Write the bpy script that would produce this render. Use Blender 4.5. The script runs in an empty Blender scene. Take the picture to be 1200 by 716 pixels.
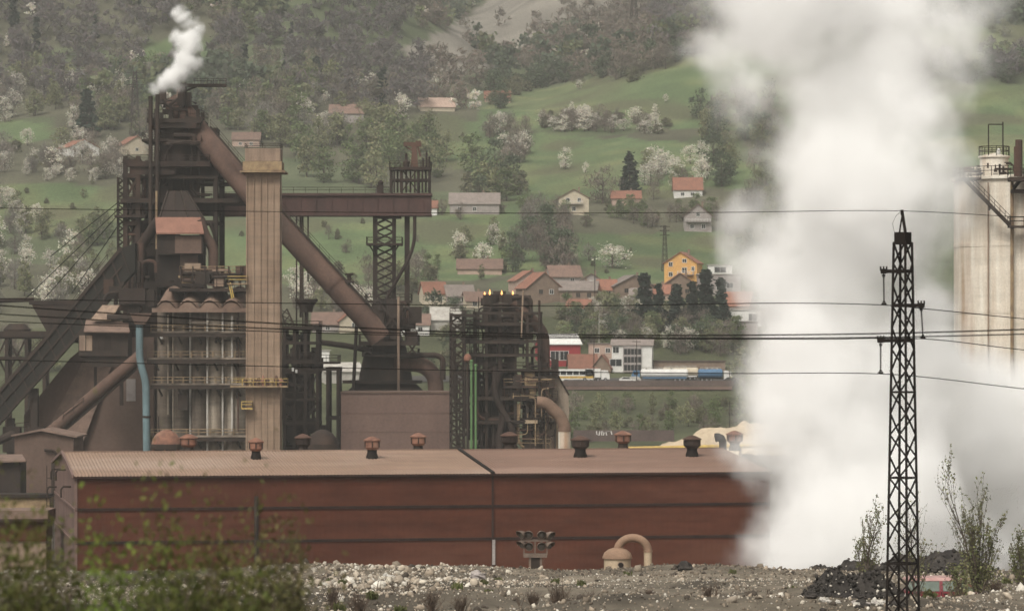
import bpy, math, random
import numpy as np
from mathutils import Vector, Matrix, noise as mnoise

# ------------------------------------------------------------------ camera, sky, sun, exposure
F, CX, HY, ZC = 4000.0, 600.0, 400.0, 24.0      # focal length in photo pixels, principal column, horizon row, eye height
scene = bpy.context.scene
COL = scene.collection
cd = bpy.data.cameras.new('camera'); cam = bpy.data.objects.new('camera', cd); COL.objects.link(cam)
cam.location = (0, 0, ZC); cam.rotation_euler = (math.radians(90), 0, 0)
cd.sensor_width = 36.0; cd.lens = 36.0 * F / 1200.0
cd.shift_y = (HY - 358.0) / 1200.0
cd.clip_start = 0.5; cd.clip_end = 12000
cd.dof.use_dof = True; cd.dof.focus_distance = 200.0; cd.dof.aperture_fstop = 2.1
scene.camera = cam

SUN_EL, SUN_ROT = math.radians(52), math.radians(205)
world = bpy.data.worlds.new('World'); scene.world = world; world.use_nodes = True
wn = world.node_tree.nodes; wl = world.node_tree.links
wn.clear()
sky = wn.new('ShaderNodeTexSky'); sky.sky_type = 'NISHITA'; sky.sun_disc = False
sky.sun_elevation = SUN_EL; sky.sun_rotation = SUN_ROT; sky.air_density = 1.0; sky.dust_density = 6.0; sky.ozone_density = 0.6
hsv = wn.new('ShaderNodeHueSaturation'); hsv.inputs['Saturation'].default_value = 0.12
tint = wn.new('ShaderNodeMix'); tint.data_type = 'RGBA'; tint.blend_type = 'MULTIPLY'; tint.inputs[0].default_value = 1.0
tint.inputs[7].default_value = (1.0, 0.968, 0.905, 1)
bg = wn.new('ShaderNodeBackground'); bg.inputs['Strength'].default_value = 0.13
wo = wn.new('ShaderNodeOutputWorld')
wl.new(sky.outputs[0], hsv.inputs['Color']); wl.new(hsv.outputs[0], tint.inputs[6]); wl.new(tint.outputs[2], bg.inputs['Color']); wl.new(bg.outputs[0], wo.inputs['Surface'])
sd = bpy.data.lights.new('sun', 'SUN'); sun = bpy.data.objects.new('sun', sd); COL.objects.link(sun)
sd.energy = 1.3; sd.angle = math.radians(14); sd.color = (1.0, 0.96, 0.90)
# light comes from behind and to the left of the camera (sky rotation measured the same way)
_d = Vector((math.sin(SUN_ROT) * math.cos(SUN_EL), math.cos(SUN_ROT) * math.cos(SUN_EL), math.sin(SUN_EL)))
sun.rotation_euler = _d.to_track_quat('Z', 'Y').to_euler()
scene.view_settings.view_transform = 'Standard'; scene.view_settings.look = 'None'
scene.view_settings.exposure = 0.6; scene.view_settings.gamma = 1.0; scene.view_settings.use_curve_mapping = False
cy = scene.cycles
cy.use_denoising = True
cy.max_bounces = 32; cy.diffuse_bounces = 2; cy.glossy_bounces = 2; cy.transmission_bounces = 4; cy.transparent_max_bounces = 8
cy.volume_bounces = 24; cy.volume_step_rate = 1.0; cy.volume_max_steps = 512
cy.use_adaptive_sampling = True

R = random.Random(7)
NP = np.random.default_rng(11)

# ------------------------------------------------------------------ helpers
def P(px, py, Y):
    return Vector(((px - CX) / F * Y, Y, ZC - (py - HY) / F * Y))
def sm(a, b, x):
    t = max(0.0, min(1.0, (x - a) / (b - a))); return t * t * (3 - 2 * t)

ORG = {}          # world origin that a parent's children are measured from
class MB:
    def __init__(s): s.v = []; s.f = []; s.smooth = False
    def add(s, vs, fs):
        o = len(s.v); s.v += [Vector(v) for v in vs]; s.f += [[i + o for i in f] for f in fs]; return s
    def box(s, c, d, rz=0.0):
        x, y, z = d[0] / 2, d[1] / 2, d[2] / 2; c = Vector(c); q = Matrix.Rotation(rz, 3, 'Z')
        vs = [c + q @ Vector((a * x, b * y, e * z)) for e in (-1, 1) for a, b in ((-1, -1), (1, -1), (1, 1), (-1, 1))]
        return s.add(vs, [(3, 2, 1, 0), (4, 5, 6, 7), (0, 1, 5, 4), (1, 2, 6, 5), (2, 3, 7, 6), (3, 0, 4, 7)])
    def bb(s, x0, x1, y0, y1, z0, z1):
        return s.box(((x0 + x1) / 2, (y0 + y1) / 2, (z0 + z1) / 2), (abs(x1 - x0), abs(y1 - y0), abs(z1 - z0)))
    def pb(s, x0, x1, y0, y1, Y, d):
        a = P(x0, y1, Y); b = P(x1, y0, Y)
        return s.bb(a.x, b.x, Y, Y + d, a.z, b.z)
    def bar(s, a, b, w, h=None):
        a = Vector(a); b = Vector(b); h = h or w; t = (b - a)
        if t.length < 1e-6: return s
        t.normalize(); up = Vector((0, 0, 1)) if abs(t.z) < 0.95 else Vector((0, 1, 0))
        u = t.cross(up).normalized() * w / 2; n = u.normalized().cross(t).normalized() * h / 2
        vs = [p + i * u + j * n for p in (a, b) for i, j in ((-1, -1), (1, -1), (1, 1), (-1, 1))]
        return s.add(vs, [(3, 2, 1, 0), (4, 5, 6, 7), (0, 1, 5, 4), (1, 2, 6, 5), (2, 3, 7, 6), (3, 0, 4, 7)])
    def tube(s, pts, r, n=10, caps=True):
        pts = [Vector(p) for p in pts]; N = len(pts)
        rs = r if isinstance(r, (list, tuple)) else [r] * N
        rings = []; ref = None
        for i in range(N):
            t = (pts[min(i + 1, N - 1)] - pts[max(i - 1, 0)]).normalized()
            if ref is None:
                ref = Vector((0, 1, 0)) if abs(t.y) < 0.9 else Vector((1, 0, 0))
            u = (ref - t * ref.dot(t)).normalized(); ref = u; w = t.cross(u)
            rings.append([pts[i] + (u * math.cos(6.28318 * k / n) + w * math.sin(6.28318 * k / n)) * rs[i] for k in range(n)])
        vs = [v for q in rings for v in q]
        fs = [(i * n + k, i * n + (k + 1) % n, (i + 1) * n + (k + 1) % n, (i + 1) * n + k) for i in range(N - 1) for k in range(n)]
        if caps: fs += [tuple(range(n - 1, -1, -1)), tuple((N - 1) * n + k for k in range(n))]
        s.smooth = n > 5 or s.smooth
        return s.add(vs, fs)
    def lathe(s, c, prof, n=20):
        c = Vector(c); vs = []; N = len(prof)
        for r, z in prof: vs += [c + Vector((r * math.cos(6.28318 * k / n), r * math.sin(6.28318 * k / n), z)) for k in range(n)]
        fs = [(i * n + k, i * n + (k + 1) % n, (i + 1) * n + (k + 1) % n, (i + 1) * n + k) for i in range(N - 1) for k in range(n)]
        fs += [tuple(range(n - 1, -1, -1)), tuple((N - 1) * n + k for k in range(n))]
        s.smooth = True
        return s.add(vs, fs)
    def prism(s, poly, off):
        poly = [Vector(p) for p in poly]; n = len(poly); off = Vector(off)
        return s.add(poly + [p + off for p in poly], [tuple(range(n)), tuple(range(2 * n - 1, n - 1, -1))] + [(i, n + i, n + (i + 1) % n, (i + 1) % n) for i in range(n)])
    def pprism(s, poly, Y, d):
        return s.prism([P(x, y, Y) for x, y in poly], (0, d, 0))
    def rail(s, pts, h=1.1, w=0.05, step=1.6):
        pts = [Vector(p) for p in pts]; up = Vector((0, 0, 1))
        for a, b in zip(pts, pts[1:]):
            for k in (1.0, 0.55): s.bar(a + up * h * k, b + up * h * k, w)
            n = max(1, int((b - a).length / step))
            for i in range(n + 1):
                q = a.lerp(b, i / n); s.bar(q, q + up * h, w)
        return s
    def lattice(s, a, b, wa, wb, bays, t, rz=0.0, tb=None, sides=4):
        """square lattice column from a to b, legs and zigzag/X bracing"""
        a = Vector(a); b = Vector(b); tb = tb or t * 0.6; q = Matrix.Rotation(rz, 3, 'Z')
        cor = [Vector(c) for c in ((-.5, -.5, 0), (.5, -.5, 0), (.5, .5, 0), (-.5, .5, 0))]
        def pt(k, f): return a.lerp(b, f) + q @ (cor[k % 4] * (wa + (wb - wa) * f))
        for k in range(4): s.bar(pt(k, 0), pt(k, 1), t)
        for k in range(sides):
            for i in range(bays):
                f0, f1 = i / bays, (i + 1) / bays
                s.bar(pt(k, f0), pt(k + 1, f1), tb); s.bar(pt(k + 1, f0), pt(k, f1), tb)
        return s
    def build(s, name, mat, parent=None, at=None, smooth=None):
        me = bpy.data.meshes.new(name); o = bpy.data.objects.new(name, me); COL.objects.link(o)
        org = Vector((0, 0, 0))
        if parent is not None:
            o.parent = parent; org = ORG.get(parent.name, org); ORG[o.name] = org
        elif at is not None:
            org = Vector(at); o.location = org; ORG[o.name] = org
        me.from_pydata([tuple(v - org) for v in s.v], [], s.f)
        if mat is not None: me.materials.append(mat)
        if smooth if smooth is not None else s.smooth:
            me.shade_smooth(); me.set_sharp_from_angle(angle=math.radians(38))
        me.update()
        return o

LABELS = {}
def tag(o, label=None, cat=None, group=None, kind=None):
    if label: o['label'] = label
    if cat: o['category'] = cat
    if group: o['group'] = group
    if kind: o['kind'] = kind
    return o
def thing(name, label, cat, loc=(0, 0, 0), rz=0.0, group=None, absolute=True):
    o = bpy.data.objects.new(name, None); COL.objects.link(o); o.location = loc; o.rotation_euler = (0, 0, rz); o.empty_display_size = 0.5
    if absolute: ORG[o.name] = Vector(loc)
    return tag(o, label, cat, group)
def copy_tree(o, parent=None):
    c = o.copy(); COL.objects.link(c); c.parent = parent
    for ch in list(o.children): copy_tree(ch, c)
    return c

# ------------------------------------------------------------------ materials
MATS = {}
def mat(name, c1, c2=None, scale=1.0, stretch=(1, 1, 1), rough=0.85, metal=0.0, bump=0.0, c3=None, lo=0.35, hi=0.65, rnd=0.0, spec=0.25, fine=0.25, lift=0.0):
    """weathered surface: c1/c2 mixed by a (stretched) noise, c3 as patches, fine grain on top"""
    m = bpy.data.materials.new(name); m.use_nodes = True; nt = m.node_tree; N = nt.nodes; L = nt.links
    b = N['Principled BSDF']; b.inputs['Roughness'].default_value = rough; b.inputs['Metallic'].default_value = metal
    b.inputs['Specular IOR Level'].default_value = spec
    c2 = c2 or tuple(x * 0.6 for x in c1)
    tc = N.new('ShaderNodeTexCoord'); mp = N.new('ShaderNodeMapping'); mp.inputs['Scale'].default_value = stretch
    L.new(tc.outputs['Object'], mp.inputs['Vector'])
    n1 = N.new('ShaderNodeTexNoise'); n1.inputs['Scale'].default_value = scale; n1.inputs['Detail'].default_value = 6; n1.inputs['Roughness'].default_value = 0.62
    L.new(mp.outputs[0], n1.inputs['Vector'])
    r1 = N.new('ShaderNodeMapRange'); r1.inputs['From Min'].default_value = lo; r1.inputs['From Max'].default_value = hi
    L.new(n1.outputs[0], r1.inputs['Value'])
    mx = N.new('ShaderNodeMix'); mx.data_type = 'RGBA'; mx.inputs[6].default_value = (*c1, 1); mx.inputs[7].default_value = (*c2, 1)
    L.new(r1.outputs[0], mx.inputs[0]); out = mx.outputs[2]
    if c3:
        n2 = N.new('ShaderNodeTexNoise'); n2.inputs['Scale'].default_value = scale * 0.31; n2.inputs['Detail'].default_value = 5
        L.new(mp.outputs[0], n2.inputs['Vector'])
        r2 = N.new('ShaderNodeMapRange'); r2.inputs['From Min'].default_value = 0.52; r2.inputs['From Max'].default_value = 0.68
        L.new(n2.outputs[0], r2.inputs['Value'])
        m2 = N.new('ShaderNodeMix'); m2.data_type = 'RGBA'; L.new(r2.outputs[0], m2.inputs[0]); L.new(out, m2.inputs[6]); m2.inputs[7].default_value = (*c3, 1); out = m2.outputs[2]
    if fine:
        n3 = N.new('ShaderNodeTexNoise'); n3.inputs['Scale'].default_value = scale * 9; n3.inputs['Detail'].default_value = 3
        L.new(tc.outputs['Object'], n3.inputs['Vector'])
        r3 = N.new('ShaderNodeMapRange'); r3.inputs['To Min'].default_value = 1 - fine; r3.inputs['To Max'].default_value = 1 + fine
        L.new(n3.outputs[0], r3.inputs['Value'])
        m3 = N.new('ShaderNodeVectorMath'); m3.operation = 'SCALE'; L.new(out, m3.inputs[0]); L.new(r3.outputs[0], m3.inputs['Scale']); out = m3.outputs[0]
    if lift:      # level pour lines and dirt bands
        mq = N.new('ShaderNodeMapping'); mq.inputs['Scale'].default_value = (.07, .07, .55); L.new(tc.outputs['Object'], mq.inputs['Vector'])
        n5 = N.new('ShaderNodeTexNoise'); n5.inputs['Scale'].default_value = 1.0; n5.inputs['Detail'].default_value = 7; n5.inputs['Roughness'].default_value = .7; L.new(mq.outputs[0], n5.inputs['Vector'])
        r5 = N.new('ShaderNodeMapRange'); r5.inputs['From Min'].default_value = .3; r5.inputs['From Max'].default_value = .7; r5.inputs['To Min'].default_value = 1 - lift; r5.inputs['To Max'].default_value = 1 + lift; L.new(n5.outputs[0], r5.inputs['Value'])
        m5 = N.new('ShaderNodeVectorMath'); m5.operation = 'SCALE'; L.new(out, m5.inputs[0]); L.new(r5.outputs[0], m5.inputs['Scale']); out = m5.outputs[0]
    if rnd:
        oi = N.new('ShaderNodeObjectInfo'); r4 = N.new('ShaderNodeMapRange'); r4.inputs['To Min'].default_value = 1 - rnd; r4.inputs['To Max'].default_value = 1 + rnd
        L.new(oi.outputs['Random'], r4.inputs['Value'])
        m4 = N.new('ShaderNodeVectorMath'); m4.operation = 'SCALE'; L.new(out, m4.inputs[0]); L.new(r4.outputs[0], m4.inputs['Scale']); out = m4.outputs[0]
    L.new(out, b.inputs['Base Color'])
    if bump:
        bp = N.new('ShaderNodeBump'); bp.inputs['Strength'].default_value = bump; bp.inputs['Distance'].default_value = 0.1
        L.new(n1.outputs[0], bp.inputs['Height']); L.new(bp.outputs[0], b.inputs['Normal'])
    MATS[name] = m
    return m
def attr_mat(name, attr, rough=0.9, grain=0.0, gscale=1.0, rnd=0.0, transl=0.0):
    """colour read from a colour attribute of the mesh"""
    m = bpy.data.materials.new(name); m.use_nodes = True; nt = m.node_tree; N = nt.nodes; L = nt.links
    b = N['Principled BSDF']; b.inputs['Roughness'].default_value = rough; b.inputs['Specular IOR Level'].default_value = 0.15
    a = N.new('ShaderNodeAttribute'); a.attribute_name = attr; out = a.outputs['Color']
    if rnd:
        oi = N.new('ShaderNodeObjectInfo'); r4 = N.new('ShaderNodeMapRange'); r4.inputs['To Min'].default_value = 1 - rnd; r4.inputs['To Max'].default_value = 1 + rnd
        L.new(oi.outputs['Random'], r4.inputs['Value'])
        m4 = N.new('ShaderNodeVectorMath'); m4.operation = 'SCALE'; L.new(out, m4.inputs[0]); L.new(r4.outputs[0], m4.inputs['Scale']); out = m4.outputs[0]
    if grain:
        tc = N.new('ShaderNodeTexCoord'); n3 = N.new('ShaderNodeTexNoise'); n3.inputs['Scale'].default_value = gscale; n3.inputs['Detail'].default_value = 8; n3.inputs['Roughness'].default_value = 0.7
        L.new(tc.outputs['Object'], n3.inputs['Vector'])
        r3 = N.new('ShaderNodeMapRange'); r3.inputs['From Min'].default_value = 0.25; r3.inputs['From Max'].default_value = 0.75; r3.inputs['To Min'].default_value = 1 - grain; r3.inputs['To Max'].default_value = 1 + grain
        L.new(n3.outputs[0], r3.inputs['Value'])
        m3 = N.new('ShaderNodeVectorMath'); m3.operation = 'SCALE'; L.new(out, m3.inputs[0]); L.new(r3.outputs[0], m3.inputs['Scale']); out = m3.outputs[0]
    L.new(out, b.inputs['Base Color'])
    if transl:
        t = N.new('ShaderNodeBsdfTranslucent'); ms = N.new('ShaderNodeMixShader'); ms.inputs[0].default_value = transl
        L.new(out, t.inputs['Color']); L.new(b.outputs[0], ms.inputs[1]); L.new(t.outputs[0], ms.inputs[2]); L.new(ms.outputs[0], N['Material Output'].inputs['Surface'])
    return m

M = {}
M['soot'] = mat('sooty steel', (0.022, 0.017, 0.014), (0.042, 0.028, 0.021), 0.5, (1, 1, .4))
M['soot2'] = mat('brown sooty steel', (0.034, 0.023, 0.018), (0.017, 0.012, 0.010), 0.4, (1, 1, .3), c3=(0.058, 0.034, 0.024))
M['rust'] = mat('rusted steel', (0.095, 0.052, 0.038), (0.048, 0.03, 0.023), 0.35, (1, 1, .3), c3=(0.15, 0.085, 0.06))
M['rustpipe'] = mat('rusted pipe', (0.118, 0.072, 0.054), (0.062, 0.038, 0.03), 0.25, (1, 1, .6), c3=(0.042, 0.029, 0.023))
M['girder'] = mat('oxide red girder', (0.080, 0.044, 0.038), (0.050, 0.030, 0.027), 0.3, (1, 1, .5))
M['concrete'] = mat('tan streaked concrete', (0.285, 0.205, 0.145), (0.175, 0.12, 0.083), 0.9, (1, 1, .09), c3=(0.31, 0.23, 0.17), lo=.3, hi=.7, lift=.28)
M['concrete_dark'] = mat('dirty concrete', (0.30, 0.22, 0.16), (0.17, 0.12, 0.09), 0.8, (1, 1, .12), lift=.2)
M['silo'] = mat('soot streaked cladding', (0.14, 0.112, 0.087), (0.055, 0.044, 0.035), 0.55, (1, 1, .15), c3=(0.26, 0.215, 0.17), lo=.32, hi=.62, lift=.45)
M['silolight'] = mat('pale streaked cladding', (0.32, 0.275, 0.22), (0.16, 0.13, 0.10), 0.55, (1, 1, .13), c3=(0.40, 0.35, 0.29), lo=.32, hi=.68, lift=.4)
M['gallery'] = mat('dull green black sheet', (0.021, 0.019, 0.015), (0.013, 0.012, 0.010), .4, (1, 1, .5))
M['vault'] = mat('brown sheet vault', (0.19, 0.125, 0.092), (0.11, 0.075, 0.058), 0.4, c3=(0.22, 0.16, 0.122))
M['pinkroof'] = mat('pink tin roof', (0.235, 0.122, 0.088), (0.18, 0.092, 0.068), 0.5)
M['yellow'] = mat('faded yellow paint', (0.50, 0.36, 0.10), (0.36, 0.24, 0.09), 1.2)
M['ochre'] = mat('ochre steel', (0.30, 0.22, 0.125), (0.17, 0.115, 0.075), 1.0)
M['bluepipe'] = mat('faded blue pipe', (0.135, 0.20, 0.215), (0.085, 0.125, 0.135), 0.6, (1, 1, .3), c3=(0.12, 0.10, 0.08))
M['green'] = mat('green painted pipe', (0.10, 0.19, 0.075), (0.07, 0.135, 0.055), 0.6, (1, 1, .3))
M['mauve'] = mat('mauve brown cladding', (0.15, 0.098, 0.080), (0.118, 0.077, 0.064), 0.25, (1, 1, .4), c3=(0.162, 0.108, 0.09))
M['shed'] = mat('brown shed cladding', (0.125, 0.082, 0.064), (0.085, 0.056, 0.044), 0.2, (1, 1, .5), c3=(0.155, 0.108, 0.086))
M['shedroof'] = mat('dusty shed roof', (0.20, 0.135, 0.105), (0.12, 0.085, 0.068), 0.5)
M['hallwall'] = mat('red oxide cladding', (0.084, 0.029, 0.017), (0.060, 0.021, 0.0125), 0.16, (1, 1, 4.0), c3=(0.095, 0.038, 0.024), spec=.1, rough=.85, fine=.12, lift=.10)
M['hallside'] = mat('grey mauve cladding', (0.165, 0.105, 0.088), (0.12, 0.078, 0.066), 0.3, (1, 1, .4))
M['hallroof'] = mat('pinkish sheet roof', (0.245, 0.163, 0.117), (0.19, 0.125, 0.09), 0.12, (1, 3, 1), c3=(0.275, 0.20, 0.156), rough=.7, fine=.1)
M['hallroofred'] = mat('redder sheet roof', (0.185, 0.114, 0.084), (0.145, 0.09, 0.067), 0.12, (1, 3, 1), c3=(0.22, 0.145, 0.112), rough=.7, fine=.1)
M['black'] = mat('black steel', (0.010, 0.008, 0.007), (0.016, 0.012, 0.010), 2.0, rough=.75, spec=.12)
M['ventrust'] = mat('rusty ventilator sheet', (0.22, 0.105, 0.07), (0.11, 0.058, 0.043), 1.4, c3=(0.28, 0.17, 0.12))
M['tankwhite'] = mat('rust streaked white tank', (0.66, 0.62, 0.54), (0.42, 0.33, 0.24), 0.6, (1, 1, .08), c3=(0.30, 0.16, 0.085), lo=.38, hi=.7, lift=.15)
M['creamtank'] = mat('cream weathered tank', (0.42, 0.335, 0.235), (0.33, 0.25, 0.17), 0.9, (1, 1, .5))
M['tandome'] = mat('tan rusted dome', (0.255, 0.165, 0.11), (0.18, 0.115, 0.078), 1.2)
M['ductrust'] = mat('rusty duct', (0.21, 0.135, 0.095), (0.13, 0.085, 0.06), .6)
M['pale'] = mat('pale grey steel', (0.44, 0.42, 0.38), (0.30, 0.28, 0.25), 0.8)
M['conebin'] = mat('grey tan bin', (0.30, 0.245, 0.19), (0.17, 0.13, 0.10), 0.4, (1, 1, .3))
M['wire'] = mat('dark cable', (0.012, 0.011, 0.010), rough=.8, spec=.1)
M['porcelain'] = mat('brown porcelain', (0.03, 0.018, 0.014), rough=.3)
M['sand'] = mat('pale sand', (0.46, 0.375, 0.27), (0.36, 0.285, 0.20), 0.12, c3=(0.50, 0.42, 0.31), bump=.4)
M['slag'] = mat('black slag', (0.018, 0.016, 0.015), (0.045, 0.039, 0.034), 1.2, bump=.8)
M['asphalt'] = mat('old asphalt', (0.06, 0.056, 0.052), (0.045, 0.042, 0.04), 0.3)
M['parapet'] = mat('mauve parapet', (0.115, 0.085, 0.075), (0.075, 0.056, 0.05), 0.3)
M['glass'] = mat('dark window glass', (0.025, 0.027, 0.028), rough=.15, spec=.5)
M['carglass'] = mat('greenish car glass', (0.14, 0.17, 0.14), (0.09, 0.115, 0.095), 1.5, rough=.12, spec=.6)
M['white'] = mat('white paint', (0.66, 0.65, 0.62), (0.56, 0.55, 0.52), 0.6)
M['cream'] = mat('cream render', (0.50, 0.44, 0.34), (0.42, 0.36, 0.27), 0.5)
M['orange'] = mat('orange render', (0.60, 0.35, 0.12), (0.52, 0.29, 0.10), 0.5)
M['brick'] = mat('brown brick wall', (0.21, 0.155, 0.115), (0.155, 0.11, 0.083), 0.6)
M['greywall'] = mat('grey render', (0.32, 0.29, 0.27), (0.24, 0.21, 0.20), 0.6)
M['pinkwall'] = mat('pinkish render', (0.42, 0.31, 0.25), (0.34, 0.245, 0.20), 0.5)
M['redwall'] = mat('bright red cladding', (0.29, 0.034, 0.038), (0.24, 0.03, 0.033), 0.4)
M['tile'] = mat('orange roof tiles', (0.25, 0.115, 0.078), (0.185, 0.09, 0.062), 0.7, rnd=.2)
M['tileold'] = mat('brown roof tiles', (0.20, 0.13, 0.10), (0.14, 0.092, 0.075), 0.7, rnd=.15)
M['tilegrey'] = mat('grey roof sheets', (0.22, 0.185, 0.165), (0.16, 0.135, 0.12), 0.6, rnd=.1)
M['bark'] = mat('tree bark', (0.10, 0.08, 0.062), (0.06, 0.048, 0.04), 3.0)
M['tyre'] = mat('black rubber', (0.02, 0.02, 0.02), rough=.9)
M['rim'] = mat('grey wheel rim', (0.30, 0.30, 0.30), rough=.4, metal=.5)
M['carred'] = mat('dull dark red car paint', (0.16, 0.018, 0.028), (0.13, 0.016, 0.024), 0.8, rough=.35, spec=.5)
M['carroof'] = mat('sun bleached pink car roof', (0.34, 0.20, 0.18), (0.24, 0.11, 0.10), 1.6, rough=.4, spec=.5)
M['blue'] = mat('blue truck paint', (0.075, 0.16, 0.27), (0.06, 0.125, 0.21), 0.8, rough=.5)
M['truckyellow'] = mat('yellow truck paint', (0.55, 0.36, 0.08), rough=.5)
M['lampglass'] = mat('dusty lamp lens', (0.10, 0.085, 0.07), (0.06, 0.05, 0.04), 3.0, rough=.25, spec=.5)
M['lampbody'] = mat('dusty lamp housing', (0.16, 0.12, 0.095), (0.10, 0.075, 0.06), 2.0)
M['deadstem'] = mat('dry brown stem', (0.10, 0.07, 0.05), (0.06, 0.045, 0.035), 4.0)
def flame_mat():
    m = bpy.data.materials.new('gas flame'); m.use_nodes = True; b = m.node_tree.nodes['Principled BSDF']
    b.inputs['Base Color'].default_value = (1, .45, .12, 1); b.inputs['Emission Color'].default_value = (1, .50, .16, 1); b.inputs['Emission Strength'].default_value = 1.3
    return m
M['flame'] = flame_mat()
# ------------------------------------------------------------------ terrain
PROF = [(-80, None, 16.0), (30, None, 16.5), (70, None, 16.2), (100, 742, None), (130, 713, None), (160, 700, None), (200, 685, None), (228, 671, None),
        (244, None, 5.0), (262, None, 0.2), (300, None, 0), (690, None, 0), (735, 532, None), (790, 505, None), (860, 478, None), (884, 462, None), (893, 447, None), (935, 442, None), (950, 428, None),
        (1000, 385, None), (1030, 357, None), (1080, 330, None), (1150, 285, None), (1200, 248, None), (1300, 205, None), (1400, 175, None),
        (1500, 145, None), (1600, 112, None), (1700, 85, None), (1850, 50, None), (2000, 20, None), (2200, -25, None), (2500, -80, None),
        (3200, None, 420), (4500, None, 520), (7000, None, 600)]
PY_ = np.array([p[0] for p in PROF], float)
PZ_ = np.array([p[2] if p[2] is not None else ZC - (p[1] - HY) / F * p[0] for p in PROF], float)
def smooth_np(a, b, x):
    t = np.clip((x - a) / (b - a), 0, 1); return t * t * (3 - 2 * t)
def vnoise(x, y, s, seed=0):
    """cheap smooth value noise on arrays"""
    x = np.asarray(x, float) / s + seed * 17.13; y = np.asarray(y, float) / s + seed * 9.71
    xi = np.floor(x); yi = np.floor(y); fx = x - xi; fy = y - yi; fx = fx * fx * (3 - 2 * fx); fy = fy * fy * (3 - 2 * fy)
    def h(a, b):
        v = np.sin(a * 127.1 + b * 311.7) * 43758.5453; return v - np.floor(v)
    return (h(xi, yi) * (1 - fx) + h(xi + 1, yi) * fx) * (1 - fy) + (h(xi, yi + 1) * (1 - fx) + h(xi + 1, yi + 1) * fx) * fy - 0.5
def ground_z(X, Y):
    X = np.asarray(X, float); Y = np.asarray(Y, float)
    z = np.interp(Y, PY_, PZ_)
    u = CX + F * X / np.maximum(Y, 60)
    far = smooth_np(760, 1300, Y)
    z = z + far * (vnoise(X, Y, 160, 1) * 22 + vnoise(X, Y, 70, 2) * 7 + vnoise(X, Y, 31, 3) * 2.0)
    # wooded spur on the left with a gully behind it, shoulder of the meadow on the right
    z = z + 46 * smooth_np(640, 330, u) * np.exp(-((Y - 1760) / 140) ** 2) - 26 * np.exp(-((u - 590 + (Y - 1900) * .12) / 70) ** 2) * smooth_np(1600, 2000, Y)
    z = z + 24 * smooth_np(620, 900, u) * np.exp(-((Y - 1640) / 150) ** 2)
    # rubble plateau in the foreground
    near = smooth_np(80, 110, Y) * (1 - smooth_np(232, 250, Y))
    z = z + near * (vnoise(X, Y, 9, 4) * 1.0 + vnoise(X, Y, 3.1, 5) * .38)
    z = z - 1.25 * np.exp(-((u - 1092) / 58) ** 4) * smooth_np(134, 152, Y) * (1 - smooth_np(190, 205, Y))
    return z
def gz(x, y): return float(ground_z(x, y))
def on_ground(px, py, y0=690, y1=3000):
    """where the sight line through a photo pixel first meets the far terrain"""
    Y = np.arange(y0, y1, 3.0); X = (px - CX) / F * Y; Z = ZC - (py - HY) / F * Y
    k = np.nonzero(ground_z(X, Y) >= Z)[0]
    i = k[0] if len(k) else len(Y) - 1
    return Vector((X[i], Y[i], gz(X[i], Y[i])))
def inpoly(px, py, poly):
    px = np.asarray(px); py = np.asarray(py); r = np.zeros(px.shape, bool); n = len(poly)
    for i in range(n):
        (x1, y1), (x2, y2) = poly[i], poly[(i + 1) % n]
        c = ((y1 > py) != (y2 > py)) & (px < (x2 - x1) * (py - y1) / ((y2 - y1) if y2 != y1 else 1e-9) + x1); r ^= c
    return r
MEADOWS = [[(575, 122), (640, 106), (720, 92), (800, 68), (1010, 40), (1010, 150), (800, 152), (640, 152), (560, 148)],
           [(430, 150), (520, 128), (620, 158), (800, 166), (860, 182), (800, 206), (700, 222), (610, 232), (545, 200), (480, 176)],
           [(655, 274), (850, 268), (900, 300), (850, 334), (690, 330)],
           [(-250, 212), (60, 216), (150, 212), (150, 262), (50, 276), (-250, 270)], [(-200, 148), (60, 146), (56, 166), (-200, 168)],
           [(250, 262), (650, 250), (650, 318), (480, 335), (250, 330)], [(1030, 40), (1400, 10), (1400, 90), (1200, 84), (1050, 70)], [(1080, 98), (1400, 100), (1400, 220), (1060, 200)],
           [(170, 42), (265, 40), (262, 64), (175, 88)], [(640, 158), (690, 170), (900, 190), (900, 225), (640, 236)], [(500, 236), (650, 232), (660, 258), (500, 256)]]
BARE = [[(455, 62), (520, 34), (560, 14), (600, -20), (760, -20), (745, 8), (665, 28), (640, 50), (585, 78), (520, 92)]]
def surface_masks(X, Y):
    """(meadow, bare slope) as booleans for world points, edges made uneven"""
    z = ground_z(X, Y); u = CX + F * X / Y; v = HY + (ZC - z) * F / Y
    u2 = u + vnoise(X, Y, 14, 6) * 26 + vnoise(X, Y, 47, 8) * 22; v2 = v + vnoise(X, Y, 12, 7) * 9 + vnoise(X, Y, 40, 9) * 8
    far = Y > 1020
    me = np.zeros(u.shape, bool); ba = np.zeros(u.shape, bool)
    for p in MEADOWS: me |= inpoly(u2, v2, p)
    for p in BARE: ba |= inpoly(u2, v2, p)
    return me & far, ba & far, u, v
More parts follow.
